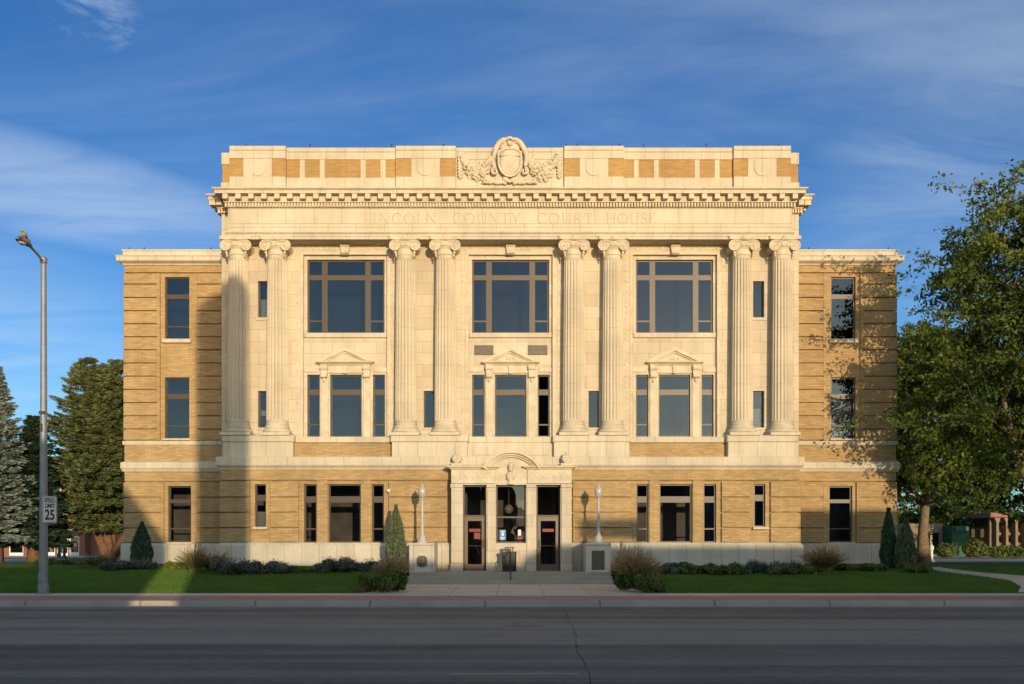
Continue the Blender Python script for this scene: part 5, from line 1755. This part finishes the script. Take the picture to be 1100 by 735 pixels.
juniper(425.5, 612.5, 20.5, 546, M['juniper_pale'], 'tall cone shaped juniper just left of the shield plaque pedestal', 2)
juniper(954.5, 611, 16, 549, M['juniper'], 'slim dark juniper in front of the right wing corner', 3)
juniper(973, 612.5, 21, 561, M['juniper_pale'], 'paler feathery juniper just past the right end of the courthouse', 4)


def shrub(name, px, py, wpx, top, mat, label, seed, cat='shrub', group=None, flowers=None, ls=0.07, n=2200, spiky=0.0):
    g = np.random.default_rng(seed + 100)
    x, y = spot(px, py)
    z = lawn_z(x, y)
    k = y / F
    H = (py - top) * k
    Rm = wpx * k / 2
    t = empty(name, (x, y, z), label, cat, group)
    st = MB()
    rs = random.Random(seed)
    nc = 11
    cents = [(x + rs.uniform(-.75, .75) * Rm, y + rs.uniform(-.6, .6) * min(Rm, 0.8), z + H * rs.uniform(0.25, 0.72), rs.uniform(0.7, 1.15)) for _ in range(nc)]
    Cs = []
    for cx, cy, cz, sc in cents:
        st.tube([(x + (cx - x) * 0.3, y + (cy - y) * 0.3, z - 0.03), (cx, cy, cz)], [0.014, 0.006], 4, cap=False)
        m = n // nc
        d = rdir(g, m) * (g.random(m)[:, None] ** 0.4)
        Cs.append(np.array([cx, cy, cz]) + d * np.array([Rm * 0.38, min(Rm, 0.8) * 0.38, H * 0.34]) * sc)
    C = np.concatenate(Cs)
    C[:, 2] = np.maximum(C[:, 2], z + 0.015)
    m = len(C)
    U = rdir(g, m) + np.array([0, 0, 0.4 + spiky * 2])
    U /= np.linalg.norm(U, axis=1, keepdims=True)
    V = perp(g, U)
    s_ = ls * (0.6 + 0.8 * g.random(m))[:, None]
    st.build('stem', M['bark_red'], t)
    quads('foliage', C, U * s_, V * s_ * (0.55 - 0.35 * spiky), mat, t)
    if flowers:
        m = n // 4
        i = g.integers(0, len(C), m)
        P = C[i] + np.array([0, 0, 0.07]) + g.normal(size=(m, 3)) * 0.04
        P[:, 2] += H * 0.10 * g.random(m)
        U = rdir(g, m) * 0.4 + np.array([0, 0, 1.0])
        tag(quads('flowers', P, U * 0.045, perp(g, U) * 0.018, flowers, t), kind='stuff')
    return t


def grass_clump(px, py, wpx, top, label, seed, n=420, plumes=0.25, mat=None, group='ornamental grasses by the courthouse'):
    rs = random.Random(seed)
    x, y = spot(px, py)
    z = lawn_z(x, y)
    k = y / F
    H = (py - top) * k
    Rm = wpx * k / 2
    t = empty('ornamental_grass', (x, y, z), label, 'ornamental grass', group)
    B, Pm = MB(), MB()
    for i in range(int(n * 1.9)):
        a = rs.random() * 2 * math.pi
        out = Rm * rs.random() ** 0.55 * 1.05
        h = H * rs.uniform(0.55, 1.0) * (1 - 0.30 * (out / (Rm * 1.1)) ** 2)
        ca, sa = math.cos(a), math.sin(a)
        bx_, by_ = x + ca * Rm * 0.22 * rs.random(), y + sa * Rm * 0.22 * rs.random()
        wv = Vector((-sa, ca, 0)).lerp(Vector((1, 0, 0)), 0.5).normalized() * rs.uniform(0.008, 0.016)
        P = []
        for q in (0, 0.4, 0.75, 1.0):
            rr = out * q ** 1.8
            P.append(Vector((bx_ + ca * rr, by_ + sa * rr, z + h * (1.25 * q - 0.25 * q * q * (1 + out / Rm * 0.8)))))
        vs = []
        for j, p in enumerate(P):
            w = wv * (1.0, 0.9, 0.6, 0.08)[j]
            vs += [p - w, p + w]
        B.add(vs, [(0, 1, 3, 2), (2, 3, 5, 4), (4, 5, 7, 6)])
        if rs.random() < plumes:
            p, q_ = P[3], (P[3] - P[2]).normalized()
            wv2 = Vector((wv.x, wv.y, 0)).normalized() * 0.022
            Pm.add([p - q_ * 0.10, p + wv2, p + q_ * 0.18 + Vector((0, 0, 0.02)), p - wv2], [(0, 1, 2, 3)])
    B.build('blades', mat or M['ograss'], t)
    if plumes:
        tag(Pm.build('plumes', M['plume'], t), kind='stuff')
    return t


CG = 'grey-green catmint mounds along the wall'
# left of the entrance
grass_clump(104, 611, 40, 592, 'dark grass clump left of the courthouse corner under the spruce', 1, 300, 0.15)
shrub('catmint', 138, 613, 56, 602, M['catmint'], 'low grey-green mound at the foot of the left wing juniper', 2, 'catmint', CG, M['purple'])
grass_clump(209, 617, 34, 584, 'tall yellow-green grass clump with plumes in the sun strip before the left wing', 3, 420, 0.3)
grass_clump(229, 615, 42, 590, 'broad grass clump between the left wing and the catmint', 4, 420, 0.2)
shrub('perennial_plant', 189, 612, 22, 604, M['lime'], 'yellow-green leafy plant left of the tall grass in the sun strip', 5, 'plant')
for i, (px, py, w, tp, lb) in enumerate(((250, 618, 40, 602, 'grey purple catmint mound nearest the grass clumps on the left'),
                                    (276, 618, 38, 603, 'grey catmint mound under the small window left of the triple window'),
                                    (300, 617, 34, 604, 'grey catmint mound beside the rust coloured plant'),
                                    (360, 616, 42, 600, 'tall grey catmint mound under the left triple window'),
                                    (386, 615, 42, 603, 'grey catmint mound behind the stone bench'))):
    shrub('catmint', px, py, w, tp, M['catmint'], lb, 10 + i, 'catmint', CG, M['purple'], 0.06, 2600)
grass_clump(277, 607, 12, 592, 'thin upright yellow grass tuft against the plinth left of the entrance', 6, 120, 0.5)
shrub('perennial_plant', 312, 616, 12, 609, M['rust'], 'small rust red plant beside the lime hosta', 20, 'plant', None, None, 0.05, 700)
shrub('hosta', 323, 616.5, 15, 609, M['lime'], 'lime green hosta on the left bed', 21, 'hosta', None, None, 0.09, 420)
shrub('shrub', 338, 615, 14, 611, M['catmint'], 'tiny grey plant right of the lime hosta', 22, 'shrub', None, None, 0.05, 600)
grass_clump(421, 626, 34, 597, 'dry seed-headed grass at the foot of the tall cone juniper', 7, 420, 0.8)
shrub('shrub', 408, 635, 42, 614, M['shrub'], 'dark green spiky shrub at the left corner of the entrance path', 23, 'shrub', None, None, 0.10, 3000, 0.5)
shrub('shrub', 427, 634, 24, 613, M['shrub'], 'rounded dark shrub beside the left edge of the entrance path', 24, 'shrub', None, None, 0.07, 2200)
# right of the entrance
grass_clump(683, 632, 44, 588, 'big tan grass clump with feathery heads right of the entrance path', 8, 700, 0.65)
grass_clump(669, 628, 22, 583, 'tall dark green grass right of the rectangular plaque pedestal', 9, 300, 0.1)
shrub('shrub', 699, 636, 34, 617, M['shrub'], 'dark green shrub at the right corner of the entrance path', 25, 'shrub', None, None, 0.10, 2600, 0.4)
shrub('shrub', 672, 633, 20, 615, M['shrub'], 'green shrub at the foot of the tan grass clump', 26, 'shrub', None, None, 0.07, 1800)
for i, (px, py, w, tp, lb) in enumerate(((722, 617, 34, 605, 'grey catmint mound nearest the tan grass clump'),
                                    (750, 617, 42, 605, 'low green mound under the right triple window'),
                                    (779, 618, 40, 605, 'low green mound right of the triple window'),
                                    (808, 617, 40, 604, 'grey green mound between the triple and the small right window'),
                                    (843, 618, 44, 605, 'wide dark mound below the small right window'))):
    shrub('catmint', px, py, w, tp, M['shrub'] if i in (1, 2, 4) else M['catmint'], lb, 30 + i, 'catmint', CG, M['purple'] if i in (3, 4) else None, 0.06, 2600)
shrub('hosta', 868, 618, 15, 611, M['lime'], 'lime green hosta beside the right wing grass', 27, 'hosta', None, None, 0.09, 420)
shrub('perennial_plant', 878, 616, 9, 611, M['rust'], 'small rust red plant in front of the fountain grass', 28, 'plant', None, None, 0.05, 500)
grass_clump(886, 616, 44, 585, 'arching fountain grass with tan plumes before the right wing', 10, 560, 0.45)
shrub('ground_cover', 917, 614, 44, 605, M['shrub'], 'low green cover below the right wing window', 40, 'shrub')
shrub('ground_cover', 938, 614, 30, 606, M['shrub'], 'low green cover left of the right corner juniper', 41, 'shrub')
shrub('shrub', 986, 616, 32, 606, M['shrub'], 'low shrub at the foot of the pale juniper', 42, 'shrub')
shrub('shrub', 70, 606, 70, 600, M['shrub'], 'long low planting at the lawn edge far left under the spruces', 43, 'shrub')

# stone bench on the left bed
x0, yb_ = spot(404.5, 614.5)
zb_ = lawn_z(x0, yb_)
BN = empty('stone_bench', (x0, yb_, zb_), 'small pale stone bench among plants left of the entrance', 'bench')
MB().bbox(x0 - 0.36, x0 + 0.36, yb_ - 0.18, yb_ + 0.18, zb_ + 0.14, zb_ + 0.30, 0.02).build('seat', M['plinth'], BN)
for q in (-0.24, 0.24):
    MB().bbox(x0 + q - 0.08, x0 + q + 0.08, yb_ - 0.14, yb_ + 0.14, zb_ - 0.02, zb_ + 0.138, 0.01).build('leg', M['plinth'], BN)

# short grass blades over the lawn
g = np.random.default_rng(77)
n = 130000
xs = np.concatenate([g.uniform(-22, -4.9, n), g.uniform(4.9, 24, n)])
ys = 32.78 + 8.6 * g.random(2 * n) ** 1.25
pthx = np.interp(ys, [p[1] for p in cl_pts], [p[0] for p in cl_pts])
pthw = np.interp(ys, [p[1] for p in cl_pts], hw)
ok = (np.abs(xs - pthx) > pthw) & ~((np.abs(xs) < 5.25) & (ys < 36.5))
xs, ys = xs[ok], ys[ok]
zs = np.array([lawn_z(0, y) for y in ys])
n = len(xs)
C = np.stack([xs, ys, zs + 0.022], 1)
U = g.normal(size=(n, 3)) * 0.4 + np.array([0, 0, 1.0])
U /= np.linalg.norm(U, axis=1, keepdims=True)
V = perp(g, U)
L = (0.034 + 0.030 * g.random(n))[:, None]
tag(quads('grass', C, U * L, V * 0.013, M['blade']), 'short mown green grass blades of the front lawn', 'grass', None, 'stuff')

# ------------------------------------------------------------------ background, left: shops across the back street
SH = empty('shop_building', (-40, 90, 0.6), 'red brick shop row across the back street behind the spruces', 'shop')
YS = 88.0
sS = F / YS
sx_ = lambda px: (px - 548) / sS
sz_ = lambda py: EYE + (582 - py) / sS
holes = []
for a, b, c, d in ((8, 24, 577, 597.5), (31, 45, 575, 597), (47, 58, 576, 597), (60, 72, 575, 598), (73, 84, 576, 597)):
    holes.append((sx_(a), sx_(b), sz_(d), sz_(c)))
for i in range(7):
    a = -30 + 17 * i
    holes.append((sx_(a), sx_(a + 9), sz_(536), sz_(512)))
MB().wall(sx_(-70), sx_(90), 0.5, sz_(492), YS, YS + 0.4, holes).box(sx_(-70), sx_(90), YS + 6, YS + 14, 0.5, sz_(494)).box(sx_(88.2), sx_(90), YS + 0.41, YS + 6, 0.5, sz_(494)).build('wall', M['redbrick'], SH)
MB().bbox(sx_(-70), sx_(90) + 0.2, YS - 0.4, YS + 0.0, sz_(496), sz_(491), 0.1).bbox(sx_(-70), sx_(88), YS - 0.5, YS - 0.002, sz_(573), sz_(567), 0.05).build('cornice', M['tanwall'], SH)
for h in holes:
    w = MB()
    w.box(h[0], h[0] + 0.1, YS + 0.1, YS + 0.2, h[2], h[3]).box(h[1] - 0.1, h[1], YS + 0.1, YS + 0.2, h[2], h[3]).box(h[0] + 0.1, h[1] - 0.1, YS + 0.1, YS + 0.2, h[3] - 0.1, h[3]).box(h[0] + 0.1, h[1] - 0.1, YS + 0.1, YS + 0.2, h[2], h[2] + 0.3)
    wo2 = w.build('window', M['white'], SH)
    MB().box(h[0] + 0.05, h[1] - 0.05, YS + 0.16, YS + 0.18, h[2] + 0.1, h[3] - 0.05).build('pane', M['glass'], wo2)
    if h[2] < 3 and h[0] > sx_(28):
        MB().box(h[0] + 0.2, h[0] + (h[1] - h[0]) * 0.55, YS + 0.5, YS + 0.52, h[2], h[3] - 0.6).build('display', M['paper'], wo2)
S2 = empty('low_brick_building', (-33.5, 92, 0.6), 'plain low red brick building right of the shop row', 'building')
MB().box(sx_(90.5), sx_(148), YS + 1, YS + 14, 0.5, sz_(571)).build('wall', M['redbrick'], S2)
MB().bbox(sx_(90.5), sx_(148), YS + 0.8, YS + 1.0, sz_(573), sz_(569), 0.05).build('coping', M['tanwall'], S2)
for o_, px, ytop, m_, nm, lb, ct_ in ((0, 62.5, 556, 'bottle', 'lantern_post', 'dark green lantern post on the back pavement', 'lamp post'), (1, 68.5, 560, 'bluepost', 'lantern_post', 'blue grey post with a lantern in front of the shop row', 'lamp post')):
    Yq = 77.5 if o_ == 0 else 61.5
    xq = (px - 548) * Yq / F
    zt_ = EYE + (582 - ytop) * Yq / F
    t = empty(nm, (xq, Yq, 0.6), lb, ct_, 'posts by the back street')
    MB().lathe([(0.16, 0.55), (0.16, 0.9), (0.09, 1.0), (0.07, zt_ - 0.6)], (xq, Yq, 0), 10).build('post', M[m_], t)
    MB().lathe([(0.08, zt_ - 0.6), (0.18, zt_ - 0.5), (0.22, zt_ - 0.1), (0.1, zt_), (0.02, zt_ + 0.1)], (xq, Yq, 0), 8).build('lantern', M['globe' if o_ else 'bottle'], t)

# ------------------------------------------------------------------ background, right
YR = 104.0
sR = F / YR
rx_ = lambda px: (px - 548) / sR
rz_ = lambda py: EYE + (582 - py) / sR
OB = empty('office_building', (52, 106, 0.6), 'low tan building with arched vertical fins and red fascia at the right edge', 'building')
holes = []
for i in range(9):
    a = 1067 + i * 10.2
    for c, d in ((561, 572), (575, 583), (586, 595)):
        holes.append((rx_(a + 2), rx_(a + 8.6), rz_(d), rz_(c)))
MB().wall(rx_(1062), rx_(1175), 0.5, rz_(556), YR, YR + 0.4, holes).box(rx_(1062), rx_(1175), YR + 5, YR + 16, 0.5, rz_(556.5)).build('wall', M['tanwall'], OB)
for h in holes:
    wo3 = MB().box(h[0], h[1], YR + 0.2, YR + 0.26, h[2], h[2] + 0.12).build('window', M['bronze'], OB)
    MB().box(h[0], h[1], YR + 0.3, YR + 0.34, h[2], h[3]).build('pane', M['glass'], wo3)
for i in range(10):
    a = rx_(1067 + i * 10.2)
    MB().prism([(a - 0.12, 0.5), (a + 0.12, 0.5), (a + 0.12, rz_(561)), (a + 0.32, rz_(556.5)), (a - 0.32, rz_(556.5)), (a - 0.12, rz_(561))], YR - 0.7, YR - 0.002).build('fin', M['tanwall'], OB)
MB().bbox(rx_(1062) - 0.3, rx_(1175), YR - 0.8, YR + 15, rz_(556.2), rz_(551), 0.08).build('fascia', M['pinkroof'], OB)
YK = 92.0
sK = F / YK
kx, kz = (lambda px: (px - 548) / sK), (lambda py: EYE + (582 - py) / sK)
GK = empty('green_building', (41, 93, 0.6), 'bright green boxy building front beyond the trees on the right', 'building')
MB().box(kx(1022), kx(1040), YK, YK + 5, 0.5, kz(565)).build('wall', M['greenpaint'], GK)
MB().box(kx(1024), kx(1038), YK - 0.15, YK - 0.002, kz(571), kz(567)).build('sign_band', M['bottle'], GK)
DK = empty('shop_building', (34, 96, 0.6), 'dark fronted shop left of the green building', 'shop')
MB().wall(kx(985), kx(1021.5), 0.5, kz(562), YK + 2, YK + 2.4, [(kx(996), kx(1006), 0.7, kz(572)), (kx(1008), kx(1018), 0.7, kz(572))]).box(kx(985), kx(1021.5), YK + 4, YK + 10, 0.5, kz(563)).build('wall', M['tanwall'], DK)
MB().box(kx(996), kx(1006), YK + 2.2, YK + 2.25, 0.7, kz(572)).box(kx(1008), kx(1018), YK + 2.2, YK + 2.25, 0.7, kz(572)).build('pane', M['glass'], DK)
xq = (1000 - 548) * 63.0 / F
WP = empty('white_post', (xq, 63.0, 0.6), 'white post base beside the back street right of the trunk', 'post')
MB().lathe([(0.20, 0.55), (0.20, 0.64), (0.11, 0.72), (0.08, 1.3)], (xq, 63.0, 0), 12).build('shaft', M['white'], WP)
MB().lathe([(0.08, 1.3), (0.13, 1.33), (0.14, 1.55), (0.05, 1.68), (0.01, 1.72)], (xq, 63.0, 0), 12).build('cap', M['white'], WP)
for i, (px, py, w, h) in enumerate(((1046, 602, 24, 1.3), (1015, 602, 20, 1.0), (1080, 601, 60, 0.8))):
    Yq = 78.0
    xq = (px - 548) * Yq / F
    t = empty('hedge_bush', (xq, Yq, 0.66), ('round bush in front of the green building', 'low bush left of the green building', 'clipped low hedge before the tan building with fins')[i], 'bush', 'bushes across the back street')
    m = 1600
    d = rdir(g, m) * (g.random(m)[:, None] ** 0.35)
    C = np.array([xq, Yq, 0.66 + h * 0.5]) + d * np.array([w * Yq / F / 2, 0.8, h * 0.55])
    U = rdir(g, m)
    quads('foliage', C, U * 0.16, perp(g, U) * 0.09, M['shrub'], t)
    MB().tube([(xq, Yq, 0.6), (xq, Yq, 0.66 + h * 0.6)], [0.06, 0.03], 6).build('stem', M['bark'], t)

# ------------------------------------------------------------------ the other side of the street, behind the photographer
# (they throw the long evening shadows over the road, lawn and ground floor and mirror in the windows)
YO = -12.0
def opp(name, label, x0, x1, zt, depth=14, mat='redbrick', floors=2):
    t = empty(name, ((x0 + x1) / 2, YO - depth / 2, 0.15), label, 'building', None)
    MB().box(x0, x1, YO - depth, YO, 0.1, zt).build('wall', M[mat], t)
    MB().box(x0 - 0.0, x1 + 0.0, YO + 0.002, YO + 0.2, zt - 0.5, zt - 0.002).build('cornice', M['tanwall'], t)
    n = max(1, int((x1 - x0) / 3.2))
    for f_ in range(floors):
        zb = 0.9 + f_ * 3.3
        if zb + 2.0 > zt - 0.6:
            break
        for i in range(n):
            c = x0 + (x1 - x0) * (i + 0.5) / n
            w = MB().box(c - 0.8, c - 0.7, YO + 0.002, YO + 0.08, zb, zb + 1.9).box(c + 0.7, c + 0.8, YO + 0.002, YO + 0.08, zb, zb + 1.9).box(c - 0.7, c + 0.7, YO + 0.002, YO + 0.08, zb + 1.8, zb + 1.9).box(c - 0.7, c + 0.7, YO + 0.002, YO + 0.08, zb, zb + 0.1).build('window', M['white'], t)
            MB().box(c - 0.7, c + 0.7, YO + 0.003, YO + 0.03, zb + 0.1, zb + 1.8).build('pane', M['black'], w)
    return t
B1 = opp('commercial_building', 'low brick commercial building across the street from the courthouse entrance', 3.99, 15.9, 7.7, 6)
B2 = opp('commercial_building', 'taller cream commercial building across the street to the right', 16.0, 27.4, 8.5, 4, 'creamwall')
B3 = opp('commercial_building', 'tan commercial building across the street farthest right', 27.5, 62.0, 10.3, 3, 'tanwall')
# chimney stack
CS = empty('chimney_stack', (2.62, YO - 0.9, 0.15), 'tall brick chimney stack across the street', 'chimney')
MB().box(2.02, 3.80, YO - 1.8, YO - 0.1, 0.1, 19.0).build('shaft', M['redbrick'], CS)
MB().prism([(2.02, 19.0), (3.80, 19.0), (3.7, 19.45), (3.3, 19.8), (2.7, 19.75), (2.2, 19.4)], YO - 1.8, YO - 0.1).build('cap', M['redbrick'], CS)
# steep gabled hall
GH = empty('gabled_hall', (-1.3, YO - 4, 0.15), 'steep gabled hall across the street to the left', 'building')
MB().box(-2.9, 0.28, YO - 8, YO, 0.1, 8.85).build('wall', M['redbrick'], GH)
MB().prism([(-2.95, 8.85), (0.30, 8.85), (-1.6, 11.35)], YO - 8, YO + 0.1).build('roof', M['roofing'], GH)
B5 = opp('commercial_building', 'unseen low block added between the gabled hall and chimney stack to shade the road', 0.32, 1.95, 5.15, 2, 'creamwall', 0)  # added out of view to keep the sun strip off the road
B4 = opp('commercial_building', 'long low brick building across the street farthest left', -60, -3.2, 7.6)
# unseen board added on the cream roof to cast a bar of shade
RB = empty('roof_shade_board', (19.1, YO - 1, 8.5), 'unseen board on two posts added on the cream roof to cast a bar shadow', 'shade board')
MB().box(17.7, 20.3, YO - 1.05, YO - 0.95, 8.95, 9.8).build('panel', M['white'], RB)
for x in (18.2, 20.1):
    MB().box(x - 0.05, x + 0.05, YO - 0.94, YO - 0.84, 8.45, 9.5).build('post', M['rod'], RB)
